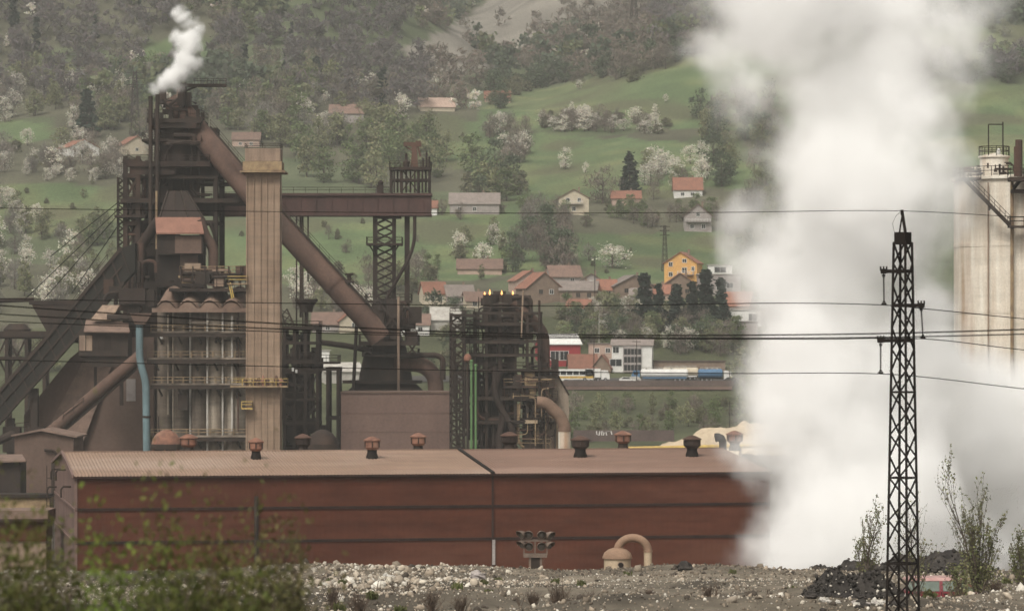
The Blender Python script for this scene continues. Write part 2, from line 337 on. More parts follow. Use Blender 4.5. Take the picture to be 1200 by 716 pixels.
def build_ground():
    ys = np.concatenate([np.arange(-80, 80, 10), np.arange(80, 90, 2), np.arange(90, 270, .8), np.arange(270, 720, 15), np.arange(720, 1000, 3), np.arange(1000, 2300, 5), np.arange(2300, 3300, 25), np.arange(3300, 7001, 150)])
    s = np.linspace(-1, 1, 301); s = np.sign(s) * (0.75 * np.abs(s) + 0.25 * np.abs(s) ** 3)
    YY, SS = np.meshgrid(ys, s, indexing='ij'); XX = SS * (0.32 * np.maximum(YY, 0) + 60)
    ZZ = ground_z(XX, YY); ny, nx = YY.shape
    me = bpy.data.meshes.new('ground'); o = bpy.data.objects.new('ground', me); COL.objects.link(o)
    idx = np.arange(ny * nx).reshape(ny, nx)
    q = np.stack([idx[:-1, :-1], idx[:-1, 1:], idx[1:, 1:], idx[1:, :-1]], -1).reshape(-1, 4)
    mesh_np(me, np.stack([XX, YY, ZZ], -1).reshape(-1, 3), q)
    m, b, u, v = surface_masks(XX, np.maximum(YY, 1.0))
    n1 = vnoise(XX, YY, 60, 12)[..., None]; n2 = vnoise(XX, YY, 13, 13)[..., None]; n3 = vnoise(XX, YY, 3.3, 14)[..., None]
    st = np.floor((XX * .93 + YY * .36 + 14 * vnoise(XX, YY, 120, 15)) / 34); tone = np.sin(st * 78.233) * 43758.5453; tone = (tone - np.floor(tone) - .5)[..., None]
    n4 = vnoise(XX, YY, 24, 16)[..., None]; n5 = vnoise(XX, YY, 7, 17)[..., None]
    forest = np.array([.084, .082, .054]) * (1 + .5 * n2) + np.array([.0, .018, .0]) * (n1 > 0)
    mead = np.array([.088, .124, .056]) * (1 + .35 * n1 + .25 * n2) + np.array([.024, .008, .004]) * smooth_np(-.1, .4, n2) + np.array([.012, -.012, .0]) * smooth_np(0, .4, n1)
    mead = mead * (1 + .30 * tone + .30 * n5); mead = mead + (np.array([.085, .082, .048]) - mead) * smooth_np(.12, .32, n4) * .75
    bare = np.array([.20, .182, .155]) * (1 + .5 * n2 + .3 * n1)
    yard = np.array([.060, .050, .041]) * (1 + .5 * n2)
    rub = np.array([.098, .083, .063]) * (1 + .9 * n2 + .8 * n3)
    bank = np.array([.060, .066, .034]) * (1 + .6 * n2)
    c = np.where(m[..., None], mead, np.where(b[..., None], bare, forest))
    Y3 = YY[..., None]
    c = np.where((Y3 > 735) & (Y3 < 1000), bank, c); c = np.where(Y3 <= 735, yard, c); c = np.where(Y3 < 236, rub, c)
    c = np.where(Y3 < 75, np.array([.045, .05, .025]) + 0 * c, c)
    set_col(me, np.concatenate([np.clip(c, 0, 1), np.ones_like(c[..., :1])], -1).reshape(-1, 4))
    me.materials.append(attr_mat('ground surface', 'tint', grain=.45, gscale=.8)); me.shade_smooth()
    tag(o, kind='structure'); o['label'] = 'ground rising from rubble bank to meadows and wooded hills'
    return o
def mesh_np(me, v, q):
    n = q.shape[1]
    me.vertices.add(len(v)); me.vertices.foreach_set('co', np.ascontiguousarray(v, np.float32).ravel())
    me.loops.add(q.size); me.loops.foreach_set('vertex_index', np.ascontiguousarray(q, np.int32).ravel())
    me.polygons.add(len(q)); me.polygons.foreach_set('loop_start', np.arange(0, q.size, n, dtype=np.int32))
    try: me.polygons.foreach_set('loop_total', np.full(len(q), n, np.int32))
    except Exception: pass
    me.update(calc_edges=True)
def set_col(me, c):
    a = me.color_attributes.new('tint', 'FLOAT_COLOR', 'POINT'); a.data.foreach_set('color', np.ascontiguousarray(c, np.float32).ravel())
build_ground()

# ------------------------------------------------------------------ vegetation
def leaf_quads(cen, size, aspect=1.0, rng=NP, upright=0.0):
    """random little quads at the points cen; aspect > 1 makes twigs"""
    n = len(cen); a = rng.normal(size=(n, 3)); a[:, 2] *= (1 + upright * 3); a /= np.linalg.norm(a, axis=1)[:, None]
    b = rng.normal(size=(n, 3)); b -= a * (a * b).sum(1)[:, None]; b /= np.linalg.norm(b, axis=1)[:, None]
    s = (np.asarray(size) * rng.uniform(.6, 1.35, n))[:, None] * .5
    v = np.stack([cen - a * s * aspect - b * s, cen + a * s * aspect - b * s * .8, cen + a * s * aspect + b * s * .8, cen - a * s * aspect + b * s], 1)
    return v.reshape(-1, 3)
def crown_points(rng, n, h0, h1, rad, clumps, shape='round', tight=.28):
    """leaf centres in clumps spread through a crown volume: uneven outline, gaps between"""
    H = h1 - h0; out = []
    w = rng.uniform(.4, 1.4, clumps); w /= w.sum()
    for k in range(clumps):
        t = rng.uniform(0, 1)
        if shape == 'cone': t = t ** 1.35; rr = rad * (1 - t) * .92 + .04 * rad
        elif shape == 'column': rr = rad * (math.sin(math.pi * min(1, .12 + t * .86)) ** .6)
        elif shape == 'bush': rr = rad * math.sqrt(max(0, 1 - t * t)) * 1.0
        else: rr = rad * (math.sin(math.pi * (.1 + .83 * t)) ** .8)
        an = rng.uniform(0, 6.283); q = rr * rng.uniform(.25, 1.0) ** .6
        c = np.array([math.cos(an) * q, math.sin(an) * q, h0 + t * H])
        m = max(3, int(n * w[k])); sg = rad * tight * rng.uniform(.6, 1.3)
        out.append(c + rng.normal(size=(m, 3)) * np.array([sg, sg, sg * .75]))
    return np.concatenate(out)
def quads_object(name, v, col_rgb, mat_, parent=None, jit=.25, rng=NP):
    n = len(v) // 4; me = bpy.data.meshes.new(name); mesh_np(me, v, np.arange(4 * n).reshape(n, 4))
    col = np.asarray(col_rgb, float); col = np.broadcast_to(col, (n, 3)) * (1 + rng.uniform(-jit, jit, (n, 1))) * (1 + rng.uniform(-.08, .08, (n, 3)))
    set_col(me, np.repeat(np.concatenate([col, np.ones((n, 1))], 1), 4, 0))
    me.materials.append(mat_); o = bpy.data.objects.new(name, me); COL.objects.link(o)
    if parent: o.parent = parent
    return o
LEAF = attr_mat('leaves', 'tint', .85, rnd=.22, transl=.25)
TREECOL_ = {'blossom': (.52, .49, .42), 'bare': (.165, .140, .115), 'budding': (.175, .180, .10), 'leafy': (.125, .155, .072), 'dark': (.078, .100, .060), 'conifer': (.022, .035, .025), 'shrub': (.13, .128, .078), 'grey': (.175, .162, .142)}
TREECOL = {k: tuple(min(.6, q * 1.12) for q in v) for k, v in TREECOL_.items()}
PROTO = {}
def tree_proto(kind, var):
    key = (kind, var)
    if key in PROTO: return PROTO[key]
    rng = np.random.default_rng(hash(kind) % 1000 + var * 7 + len(kind)) if False else np.random.default_rng(sum(map(ord, kind)) + var * 7)
    root = bpy.data.objects.new({'conifer': 'conifer_tree', 'shrub': 'shrub', 'blossom': 'blossom_tree', 'bare': 'bare_tree', 'grey': 'bare_tree'}.get(kind, 'leafy_tree'), None); COL.objects.link(root)
    # unit height 1 -> scaled on placement; built 8 m tall
    H = 8.0; m = MB()
    if kind == 'conifer':
        m.tube([(0, 0, -.6), (0, 0, 4), (0, 0, 7.6)], [.2, .14, .03], 6)
        c = crown_points(rng, 1500, .5, 8.0, 1.75, 90, 'cone', .13); v = leaf_quads(c, .34, 1.6, rng)
    elif kind == 'shrub':
        for k in range(5):
            a = k * 1.3; m.tube([(0, 0, -.4), (math.cos(a) * .8, math.sin(a) * .8, 1.4), (math.cos(a) * 1.5, math.sin(a) * 1.5, 3.4)], [.12, .08, .02], 5)
        c = crown_points(rng, 900, .1, 5.2, 2.7, 30, 'bush', .24); v = leaf_quads(c, .36, 1.5, rng)
    else:
        m.tube([(0, 0, -.6), (.06, 0, 1.6), (.1, .05, 4.5), (.05, .1, 6.8)], [.22, .17, .10, .02], 7)
        for k in range(9):
            a = k * 2.4 + var; z0 = 1.4 + k * .5; L = 2.3 - k * .1
            m.tube([(.07, .02, z0), (math.cos(a) * L * .55, math.sin(a) * L * .55, z0 + .9), (math.cos(a) * L, math.sin(a) * L, z0 + 1.9)], [.09, .06, .015], 5)
        if kind in ('bare', 'grey'):
            c = crown_points(rng, 620, 1.3, 8.3, 2.7, 24, 'round', .30); v = leaf_quads(c, .12, 7.0, rng, .5)
        else:
            tall = kind == 'budding' and var == 1
            c = crown_points(rng, 760 if kind == 'blossom' else 820, 1.1, 8.4, 1.9 if tall else 2.8, 20 + 5 * var, 'column' if tall else 'round', .24)
            v = leaf_quads(c, .27 if kind == 'blossom' else .33, 1.3, rng)
    m.build('trunk', M['bark'], root)
    quads_object('crown', v, TREECOL[kind], LEAF, root, .3, rng)
    PROTO[key] = root
    return root
USED = set()
def plant_tree(kind, loc, h, label, cat='tree', group=None, sx=1.0):
    var = R.randint(0, 2); p = tree_proto(kind, var)
    o = p if (kind, var) not in USED else copy_tree(p); USED.add((kind, var))
    o.location = loc; s = h / 8.0 if kind != 'shrub' else h / 5.2
    w = sx * R.uniform(.85, 1.2); o.scale = (s * w, s * w, s); o.rotation_euler = (0, 0, R.uniform(0, 6.28))
    tag(o, label, cat, group)
    if 'group' in o.keys() and not group: del o['group']
    return o
def cluster(kinds, poly, n, hr, label, group, cat='tree', sx=1.0, y0=690):
    xs = [p[0] for p in poly]; ys = [p[1] for p in poly]; k = 0; tries = 0
    while k < n and tries < n * 40:
        tries += 1; x = R.uniform(min(xs), max(xs)); y = R.uniform(min(ys), max(ys))
        if not bool(inpoly(np.array([x]), np.array([y]), poly)[0]): continue
        kd = R.choice(kinds); g = on_ground(x, y, y0)
        nm = {'blossom': 'white blossoming', 'bare': 'bare brown', 'grey': 'bare greyish', 'budding': 'pale budding', 'leafy': 'fresh green', 'dark': 'dark green', 'conifer': 'dark pointed', 'shrub': 'low bushy'}[kd]
        noun = 'conifer' if kd == 'conifer' else 'shrub' if kd == 'shrub' else 'tree'
        plant_tree(kd, g, R.uniform(*hr) * (1 if kd != 'shrub' else .55), f'{nm} {noun} {label}', noun if noun != 'conifer' else 'tree', f'{nm} {noun}s {group}', sx); k += 1
def rect(x0, x1, y0, y1): return [(x0, y0), (x1, y0), (x1, y1), (x0, y1)]
# ------------------------------------------------------------------ hillside vegetation
def far_woods():
    """the woods that cover the upper slopes, one mass of crowns"""
    rng = np.random.default_rng(5); vs = []; cs = []
    tmpl = {}
    for nm, n, sz, asp in (('round', 150, .95, 1.25), ('twig', 170, .34, 4.5), ('cone', 110, .75, 1.4)):
        tmpl[nm] = [leaf_quads(crown_points(rng, n, .8 if nm != 'cone' else .2, 8.4, 3.0 if nm != 'cone' else 1.6, 12 if nm != 'cone' else 30, 'cone' if nm == 'cone' else 'round', .24 if nm != 'cone' else .16), sz, asp, rng) for _ in range(8)]
    for Yr, Y1, st in ((1180, 1500, 10.0), (1500, 2000, 11.0), (2000, 2500, 13.0)):
        ys = np.arange(Yr, Y1, st)
        for Y in ys:
            w = .19 * Y; X = np.arange(-w, w, st) + rng.uniform(-st * .5, st * .5, len(np.arange(-w, w, st))); Yv = Y + rng.uniform(-st * .5, st * .5, len(X))
            me, ba, u, v = surface_masks(X, Yv); z = ground_z(X, Yv)
            lim = np.where(u < 480, 128, np.where(u < 560, 118, np.where(u < 830, 88, np.where(u < 1000, 40, 140))))
            lim = lim + vnoise(X, Yv, 45, 21) * 40
            ok = (~me) & (v < lim) & (v > -60) & ((~ba) | (rng.uniform(0, 1, len(X)) < .12))
            ok &= rng.uniform(0, 1, len(X)) < np.where((u > 480) & (u < 760) & (v < 75), .72, .93)
            pn = vnoise(X, Yv, 75, 22) * 1.1 + rng.uniform(-.16, .16, len(X))
            for i in np.nonzero(ok)[0]:
                p = pn[i]; r = rng.uniform()
                brownish = 500 < u[i] < 760
                if r < .03: k, c, h = 'round', TREECOL['blossom'], .62
                elif r < .065 and not brownish: k, c, h = 'cone', TREECOL['conifer'], 1.15
                elif p < (.16 if brownish else -.02): k, c, h = 'twig', ((.190, .162, .130) if brownish else (.138, .124, .116)), 1.0
                elif p < .10: k, c, h = 'twig', (.160, .145, .110), 1.0
                elif p < .22: k, c, h = 'round', (.150, .165, .090), .95
                else: k, c, h = 'round', (.098, .118, .078), 1.0
                t = tmpl[k][rng.integers(8)]; a = rng.uniform(0, 6.28); s = 1.35 * h * rng.uniform(.7, 1.4)
                ca, sa = math.cos(a) * s, math.sin(a) * s
                vs.append(np.stack([t[:, 0] * ca - t[:, 1] * sa + X[i], t[:, 0] * sa + t[:, 1] * ca + Yv[i], t[:, 2] * s + z[i] - .3], 1))
                c = np.array(c) * rng.uniform(.84, 1.2) * np.array([1.28, 1.27, 1.32]); q = len(t) // 4
                cs.append(np.clip(c * (1 + rng.uniform(-.10, .10, (q, 1))), 0, 1))
    v = np.concatenate(vs); c = np.concatenate(cs)
    o = quads_object('far_woods', v, c, attr_mat('far foliage', 'tint', .9, transl=.5), None, .03)
    tag(o, 'brown and green spring woods covering the upper hillsides', 'woods', None, 'stuff'); print('far woods quads', len(v) // 4)
far_woods()

B_, BA, GY, BU, LE, DK, CO, SH = 'blossom', 'bare', 'grey', 'budding', 'leafy', 'dark', 'conifer', 'shrub'
# left hillside around the two red roofed houses
cluster([B_, B_, BU, BA, GY], rect(-30, 60, 112, 145), 11, (8, 12), 'on the slope above the small left meadow', 'above the left meadow')
cluster([B_, B_, B_, BU, BA], rect(85, 172, 108, 160), 13, (8, 12), 'on the slope behind the two red roofed houses', 'behind the two red roofed houses')
cluster([BA, BA, B_, BU, GY, SH], [(-30, 172), (70, 168), (145, 182), (145, 212), (-30, 212)], 26, (7, 10), 'in the strip of trees below the red roofed houses', 'below the red roofed houses')
cluster([B_, B_, B_, SH, BU], [(30, 196), (140, 192), (140, 216), (30, 214)], 14, (4, 6), 'along the top edge of the pale left meadow', 'along the left meadow edge')
cluster([B_, B_, GY, BU, SH], [(-40, 232), (40, 240), (75, 290), (110, 340), (110, 372), (-40, 372)], 62, (6, 10), 'in the thicket behind the inclined conveyor', 'behind the inclined conveyor')
cluster([BA, BU, LE], rect(85, 150, 268, 350), 16, (5, 9), 'between the conveyor and the furnace', 'between conveyor and furnace')
cluster([BU, GY, BA, BU, LE], [(-30, 96), (190, 92), (190, 165), (120, 158), (60, 140), (-30, 146)], 54, (9, 13), 'covering the slope beside the furnace top', 'on the slope beside the furnace top')
cluster([GY, BA, BU, B_], rect(175, 260, 160, 215), 12, (7, 10), 'seen through the furnace frame', 'through the furnace frame')
cluster([GY, BU, LE, BA, BU], [(230, 112), (400, 108), (400, 150), (300, 158), (240, 150)], 40, (9, 14), 'on the wooded slope under the jib boom', 'under the jib boom')
cluster([BA, GY, SH, B_], [(-30, 186), (150, 182), (150, 206), (-30, 210)], 20, (5, 8), 'filling the strip above the pale left meadow', 'above the pale left meadow')
cluster([SH, BU, GY], [(60, 268), (145, 262), (145, 330), (100, 330)], 18, (4, 7), 'under the stay cables', 'under the stay cables')
plant_tree(CO, on_ground(102, 163), 20, 'tall dark conifer above the first red roofed house on the left slope', sx=1.15)
plant_tree(DK, on_ground(140, 118), 17, 'dark round tree above the pair of red roofed houses')
# slope between furnace top and crane tower
cluster([BU, BU, B_, LE, GY], [(255, 150), (480, 140), (480, 178), (300, 176)], 26, (8, 12), 'on the slope behind the chimney top', 'behind the chimney top')
cluster([LE, BU, BU, LE], [(330, 176), (470, 160), (560, 200), (600, 236), (500, 246), (335, 222)], 34, (11, 16), 'in the green grove above the long girder', 'above the long girder')
cluster([DK, LE, SH], [(540, 196), (612, 206), (606, 240), (548, 244)], 14, (9, 13), 'at the dark end of the green grove', 'at the dark end of the grove')
cluster([B_, BA, GY], [(380, 112), (500, 104), (540, 122), (380, 132)], 12, (7, 10), 'beside the pale houses high on the hill', 'by the high pale houses')
plant_tree(CO, on_ground(445, 126), 15, 'dark conifer beside the pale houses high on the slope')
# upper meadows
cluster([BA, SH, DK, BA], [(610, 100), (700, 86), (790, 62), (830, 52), (830, 62), (740, 98), (640, 108), (590, 112)], 44, (7, 11), 'in the dark hedge along the top of the big meadow', 'in the hedge above the big meadow', sx=1.25)
cluster([DK, SH], [(560, 100), (612, 96), (612, 130), (575, 134)], 10, (8, 11), 'round the hidden red house by the meadow', 'round the hidden red house')
cluster([BA, BA, SH, B_], [(632, 146), (700, 140), (790, 150), (788, 158), (640, 156)], 46, (5, 7.5), 'in the hedge that crosses the big meadow', 'in the hedge across the meadow', sx=1.3)
cluster([B_, SH], [(634, 142), (690, 138), (690, 148), (634, 150)], 8, (5, 7), 'at the flowering end of the meadow hedge', 'at the flowering hedge end')
cluster([BA, BA, GY, B_], [(566, 150), (630, 158), (628, 192), (590, 196)], 22, (7, 10), 'in the bare copse on the meadow', 'in the bare meadow copse')
plant_tree(B_, on_ground(663, 200), 8, 'lone round white blossoming tree on the green meadow')
plant_tree(B_, on_ground(686, 204), 4, 'small faint blossoming tree next to the lone white one', group=None)
plant_tree(CO, on_ground(738, 228), 15, 'dark pointed conifer behind the long orange roofed house', sx=1.25)
plant_tree(DK, on_ground(690, 68), 16, 'broad dark evergreen standing alone on the upper hill', sx=1.3)
plant_tree(BA, on_ground(706, 240), 12, 'bare reddish tree between the gabled cream house and orange roof', sx=1.3)
cluster([B_, B_, BU, BA], [(755, 195), (830, 190), (830, 240), (755, 236)], 18, (6, 9), 'around the orange roofed house on the slope', 'around the sloping orange roofed house')
cluster([BA, GY, BU, DK], [(820, 140), (905, 120), (930, 330), (850, 300), (838, 220)], 44, (9, 13), 'at the meadow edge beside the steam', 'at the edge beside the steam')
cluster([SH, BA, LE, BA], [(500, 248), (850, 246), (850, 268), (670, 272), (500, 262)], 44, (4, 7), 'in the bushes along the lane below the hill houses', 'along the lane below the hill houses')
cluster([BA, DK, GY, BA], [(600, 262), (668, 268), (664, 322), (600, 322)], 26, (8, 12), 'in the dark copse left of the middle meadow', 'in the copse by the middle meadow')
plant_tree(B_, on_ground(718, 316), 7, 'wide white blossoming tree on the middle meadow', sx=1.7)
plant_tree(GY, on_ground(690, 306), 5, 'small pale tree on the middle meadow', sx=1.4)
cluster([SH, LE, BU, B_], [(490, 285), (600, 280), (600, 330), (490, 330)], 18, (4, 8), 'on the meadow behind the flare tower', 'on the meadow behind the flare tower')
cluster([BA, BU, SH, B_], rect(335, 500, 320, 372), 26, (6, 9), 'behind the dust catcher tower', 'behind the dust catcher tower')
cluster([GY, B_, BU], [(1060, 20), (1230, 30), (1230, 90), (1070, 90)], 12, (7, 10), 'on the far slope beyond the white tank', 'beyond the white tank')
cluster([DK, BA, DK], [(1110, 88), (1240, 84), (1240, 98), (1120, 98)], 16, (8, 11), 'in the dark row beyond the white tank', 'in the dark row beyond the tank', sx=1.3)
cluster([SH], [(430, 150), (860, 182), (840, 240), (560, 240)], 9, (2.5, 4.5), 'scattered over the upper green meadow', 'scattered on the upper meadow')
cluster([SH, B_], [(600, 112), (820, 80), (830, 142), (600, 142)], 5, (2.5, 4.5), 'dotting the highest open meadow', 'dotting the highest meadow')
cluster([SH], [(660, 278), (830, 274), (840, 325), (690, 325)], 4, (1.8, 3), 'dotting the middle meadow by the lattice mast', 'dotting the middle meadow')
cluster([SH, BA], [(255, 262), (500, 258), (500, 330), (330, 325)], 14, (2.5, 5), 'on the meadow behind the lattice column', 'on the meadow behind the lattice column')
cluster([SH, BU], [(-30, 215), (140, 215), (140, 262), (-30, 270)], 9, (2, 4), 'dotting the pale left meadow', 'dotting the left meadow')
# trees round the village
cluster([SH, B_, BU], rect(690, 760, 362, 374), 14, (4, 6), 'in the gardens under the brown houses', 'in the gardens under the houses')
cluster([LE, DK, BU, BA, SH, BU], [(655, 372), (800, 380), (880, 400), (880, 426), (660, 416)], 78, (4.5, 8), 'in the belt of trees below the village', 'in the tree belt below the village')
for i, (x, y, h, s) in enumerate([(755, 384, 15, 1.3), (772, 388, 13, 1.2), (793, 388, 13, 1.15), (811, 388, 14, 1.15), (827, 384, 16, 1.2), (845, 385, 14, 1.1)]):
    plant_tree(CO, on_ground(x, y), h, ['tallest slender dark conifer in front of the small orange roof', 'shorter dark conifer next to the tallest slender one', 'dark conifer in the row left of the white flat roofed house', 'dark conifer in the row left of the white flat roofed house', 'big dark conifer under the unfinished concrete house', 'dark conifer in the row left of the white flat roofed house'][i], 'tree', 'row of dark conifers by the flat roofed house' if i in (2, 3, 5) else None, s)
cluster([BU, B_], rect(700, 830, 395, 412), 10, (4.5, 6.5), 'pale among the dark belt trees', 'pale among the belt trees')
# valley floor in front of the road
cluster([SH, BU, SH, LE, BA], [(665, 476), (890, 476), (890, 520), (800, 508), (665, 522)], 90, (2.6, 4.6), 'on the overgrown bank below the road', 'on the bank below the road')
cluster([LE, BU], [(862, 452), (905, 440), (905, 500), (862, 500)], 16, (6, 10), 'by the steam at the end of the road', 'by the steam at the road end')
cluster([SH, DK], rect(500, 560, 380, 450), 12, (6, 9), 'between the dust catcher and the lattice mast', 'between dust catcher and mast')
cluster([SH, BU, BA], rect(0, 60, 395, 450), 10, (6, 9), 'behind the dark trestle', 'behind the trestle')
# ------------------------------------------------------------------ houses on the slope
def add_window(root, x, z, w, h, y=0.0, frame='white', side=None):
    """one window on the front (y) wall, or on a side wall at x=side; frame proud of the wall, pane inside it"""
    m = MB(); g = MB(); t = .12
    def bx(mm, a0, a1, z0, z1, d0, d1):
        if side is None: mm.bb(a0, a1, y - d1, y - d0, z0, z1)
        else: mm.bb(side - (d1 if side < 0 else d0), side + (d0 if side < 0 else d1), a0, a1, z0, z1) if False else mm.bb(side + (-d1 if side < 0 else d0), side + (-d0 if side < 0 else d1), a0, a1, z0, z1)
    bx(m, x - w / 2 - t, x + w / 2 + t, z + h, z + h + t, .003, .08); bx(m, x - w / 2 - t, x + w / 2 + t, z - t, z, .003, .12)
    bx(m, x - w / 2 - t, x - w / 2, z, z + h, .003, .08); bx(m, x + w / 2, x + w / 2 + t, z, z + h, .003, .08)
    bx(m, x - .04, x + .04, z, z + h, .014, .07)
    bx(g, x - w / 2, x - .04, z, z + h, .004, .03); bx(g, x + .04, x + w / 2, z, z + h, .004, .03)
    f = m.build('window', M[frame], root); g.build('pane', M['glass'], f)
def house(label, x0, x1, yt, yb, kind='side', wall='cream', roof='tile', eave=.62, yaw=0.0, wins=(), door=None, chimney=True, depth=.85, balcony=None, cat='house', name='house', group=None, half=None):
    g = on_ground((x0 + x1) / 2, yb); Y = g.y; s = Y / F
    w = (x1 - x0) * s; H = (yb - yt) * s; h = H * eave if kind != 'flat' else H; d = w * depth if kind != 'side' else min(w * depth, 11)
    rt = thing(name, label, cat, (g.x, g.y, g.z), yaw, group, absolute=False)
    m = MB(); wx = w / 2; ov = .45
    if kind == 'front':
        m.prism([(-wx, 0, -3), (wx, 0, -3), (wx, 0, h), (0, 0, H - .22), (-wx, 0, h)], (0, d, 0))
        r = MB()
        for sg in (-1, 1):
            sl = (H - h) / wx
            a = Vector((sg * (wx + ov), -ov, h - ov * sl)); b = Vector((0, -ov, H))
            r.prism([a, b, b - Vector((0, 0, .2)), a - Vector((0, 0, .2))], (0, d + 2 * ov, 0))
    elif kind == 'side':
        m.prism([(-wx, 0, -3), (-wx, 0, h), (-wx, d / 2, H - .22), (-wx, d, h), (-wx, d, -3)], (w, 0, 0))
        r = MB(); sl = (H - h) / (d / 2)
        for sg in (-1, 1):
            a = Vector((-wx - ov, d / 2 + sg * (d / 2 + ov), h - ov * sl)); b = Vector((-wx - ov, d / 2, H))
            r.prism([a, b, b - Vector((0, 0, .2)), a - Vector((0, 0, .2))], (w + 2 * ov, 0, 0))
    elif kind == 'flat':
        m.bb(-wx, wx, 0, d, -3, H - .25); r = MB(); r.bb(-wx - .3, wx + .3, -.3, d + .3, H - .247, H)
    wo_ = m.build('wall', M[wall], rt)
    ro = r.build('roof', M[roof], rt)
    if chimney and kind != 'flat':
        c = MB(); cx_ = w * .18; cy_ = d * .5 if kind == 'side' else d * .4
        c.box((cx_, cy_ + .4, H - .2), (.6, .6, 2.0)); c.build('chimney', M['brick'], ro)
    for q in wins:
        fx, fz, ww, hh = q[:4]; add_window(rt, (fx - .5) * w, fz * H, ww, hh, 0.0, q[4] if len(q) > 4 else 'white')
    if door is not None:
        D = MB(); D.bb((door - .5) * w - .5, (door - .5) * w + .5, -.07, -.003, 0, 2.1); D.build('door', M['brick'], rt)
    if balcony:
        bx0, bx1, bz = balcony; a, b, z = (bx0 - .5) * w, (bx1 - .5) * w, bz * H
        q = MB(); q.bb(a, b, -1.3, -.003, z - .15, z); bo = q.build('balcony', M['greywall'], rt)
        rl = MB(); rl.rail([(a, -.05, z), (a, -1.25, z), (b, -1.25, z), (b, -.05, z)], 1.0, .09, 1.0); rl.build('railing', M['white'], bo)
    return rt
W2 = ((.3, .22, 1.2, 1.3), (.7, .22, 1.2, 1.3))
house('cream gabled house facing the valley beside a bare reddish tree', 655, 690, 222, 252, 'front', 'cream', 'tileold', .68, wins=((.3, .5, 1.1, 1.3), (.68, .5, 1.1, 1.3), (.5, .15, 1.2, 1.4)), balcony=(.2, .8, .42))
house('long low orange roofed house under a dark pointed conifer', 717, 751, 224, 242, 'side', 'pinkwall', 'tile', .5, wins=((.25, .12, 1.2, 1.1), (.7, .12, 1.2, 1.1)))
house('white house with broad orange roof highest by the steam', 790, 823, 208, 232, 'side', 'white', 'tile', .42, wins=((.3, .08, 1.2, 1.1), (.65, .08, 1.2, 1.1)))
house('grey house with steep dark gable and wooden balcony among blossom', 802, 834, 239, 272, 'front', 'greywall', 'tileold', .6, wins=((.5, .55, 1.2, 1.3), (.28, .12, 1.2, 1.4), (.7, .12, 1.2, 1.4)), balcony=(.05, .95, .36))
house('tall orange rendered house with balconies and orange gable roof', 778, 817, 295, 340, 'front', 'orange', 'tile', .72, -.25, wins=((.2, .62, 1.1, 1.2), (.2, .36, 1.1, 1.2), (.2, .12, 1.1, 1.2), (.62, .72, 1.2, 1.0), (.62, .45, 1.4, 1.5), (.62, .2, 1.4, 1.5), (.88, .5, .8, 1.2)), balcony=(.42, .9, .40))
house('brown brick house with reddish roof below the tall orange house', 776, 818, 320, 350, 'front', 'brick', 'pinkroof', .5, wins=((.35, .2, 1.2, 1.2, 'brick'), (.7, .2, 1.2, 1.2, 'brick')))
house('unfinished grey concrete house with flat roof and open upper floor', 818, 868, 322, 348, 'flat', 'greywall', 'pale', wins=((.2, .35, 2.2, 1.7), (.48, .3, 1.2, 2.0), (.75, .35, 2.0, 1.6)))
house('white upper storey box standing behind the unfinished concrete house', 830, 858, 311, 328, 'flat', 'white', 'pale', wins=((.5, .45, 3.6, 1.7),), cat='house')
house('long brown gabled house with grey roof left of the orange house', 719, 768, 322, 350, 'front', 'brick', 'tilegrey', .55, .25, wins=((.3, .25, 1.2, 1.2, 'brick'), (.55, .25, 1.2, 1.2, 'brick'), (.8, .25, 1.2, 1.2, 'brick')))
house('small house with bright orange lean roof beside dark conifers', 757, 784, 334, 352, 'side', 'pinkwall', 'tile', .45, -.15)
house('house with wide grey brown roof at the back of the hamlet', 645, 682, 311, 334, 'side', 'greywall', 'tileold', .45, .2, wins=((.7, .12, 1.2, 1.2),))
house('cream gabled house with orange roof at the edge of the hamlet', 604, 640, 318, 346, 'front', 'pinkwall', 'tile', .6, .3, wins=((.5, .3, 1.1, 1.2), (.5, .58, 1, 1)))
house('brown gabled house with large orange red roof and white end', 616, 660, 320, 357, 'front', 'brick', 'tile', .52, .35, wins=((.4, .3, 1.2, 1.3, 'brick'), (.7, .3, 1.2, 1.3)))
house('long brown house with pinkish roof right of the white end wall', 656, 699, 331, 357, 'side', 'brick', 'tilegrey', .6, -.1, wins=((.2, .25, 1.2, 1.3, 'brick'), (.5, .25, 1.2, 1.3, 'brick'), (.8, .25, 1.2, 1.3, 'brick')))
house('small weathered house with open gable behind the long brown house', 680, 706, 320, 338, 'front', 'greywall', 'tileold', .55, wins=((.5, .25, 1.1, 1.1),))
house('little orange roofed house wedged beside the long brown gable', 702, 724, 328, 350, 'side', 'cream', 'tile', .5, .2, wins=((.5, .15, 1.2, 1.2),))
house('low grey roofed shed in front of the long brown gable', 738, 762, 340, 356, 'side', 'greywall', 'tilegrey', .5, -.1, chimney=False)
house('small brown roofed house left of the flare tower flames', 546, 572, 342, 362, 'side', 'cream', 'tileold', .5, .25, wins=((.4, .15, 1.2, 1.2),))
house('pale house with orange roof low in the trees of the hamlet', 664, 690, 352, 370, 'side', 'white', 'tile', .5, -.2, wins=((.4, .15, 1.2, 1.2),))
house('pink house with orange roof above the white flat building', 846, 878, 344, 374, 'side', 'pinkwall', 'tile', .5, -.35, wins=((.4, .15, 1.3, 1.3),))
house('long white flat roofed house with dark openings by the steam', 838, 892, 365, 384, 'flat', 'white', 'pale', wins=((.3, .3, 1.2, 2.2), (.82, .3, 2.4, 2.0)), depth=.5)
house('grey concrete basement building below the white flat roofed house', 826, 888, 378, 398, 'flat', 'greywall', 'parapet', wins=((.45, .3, 6.0, 2.0, 'greywall'),), depth=.4)
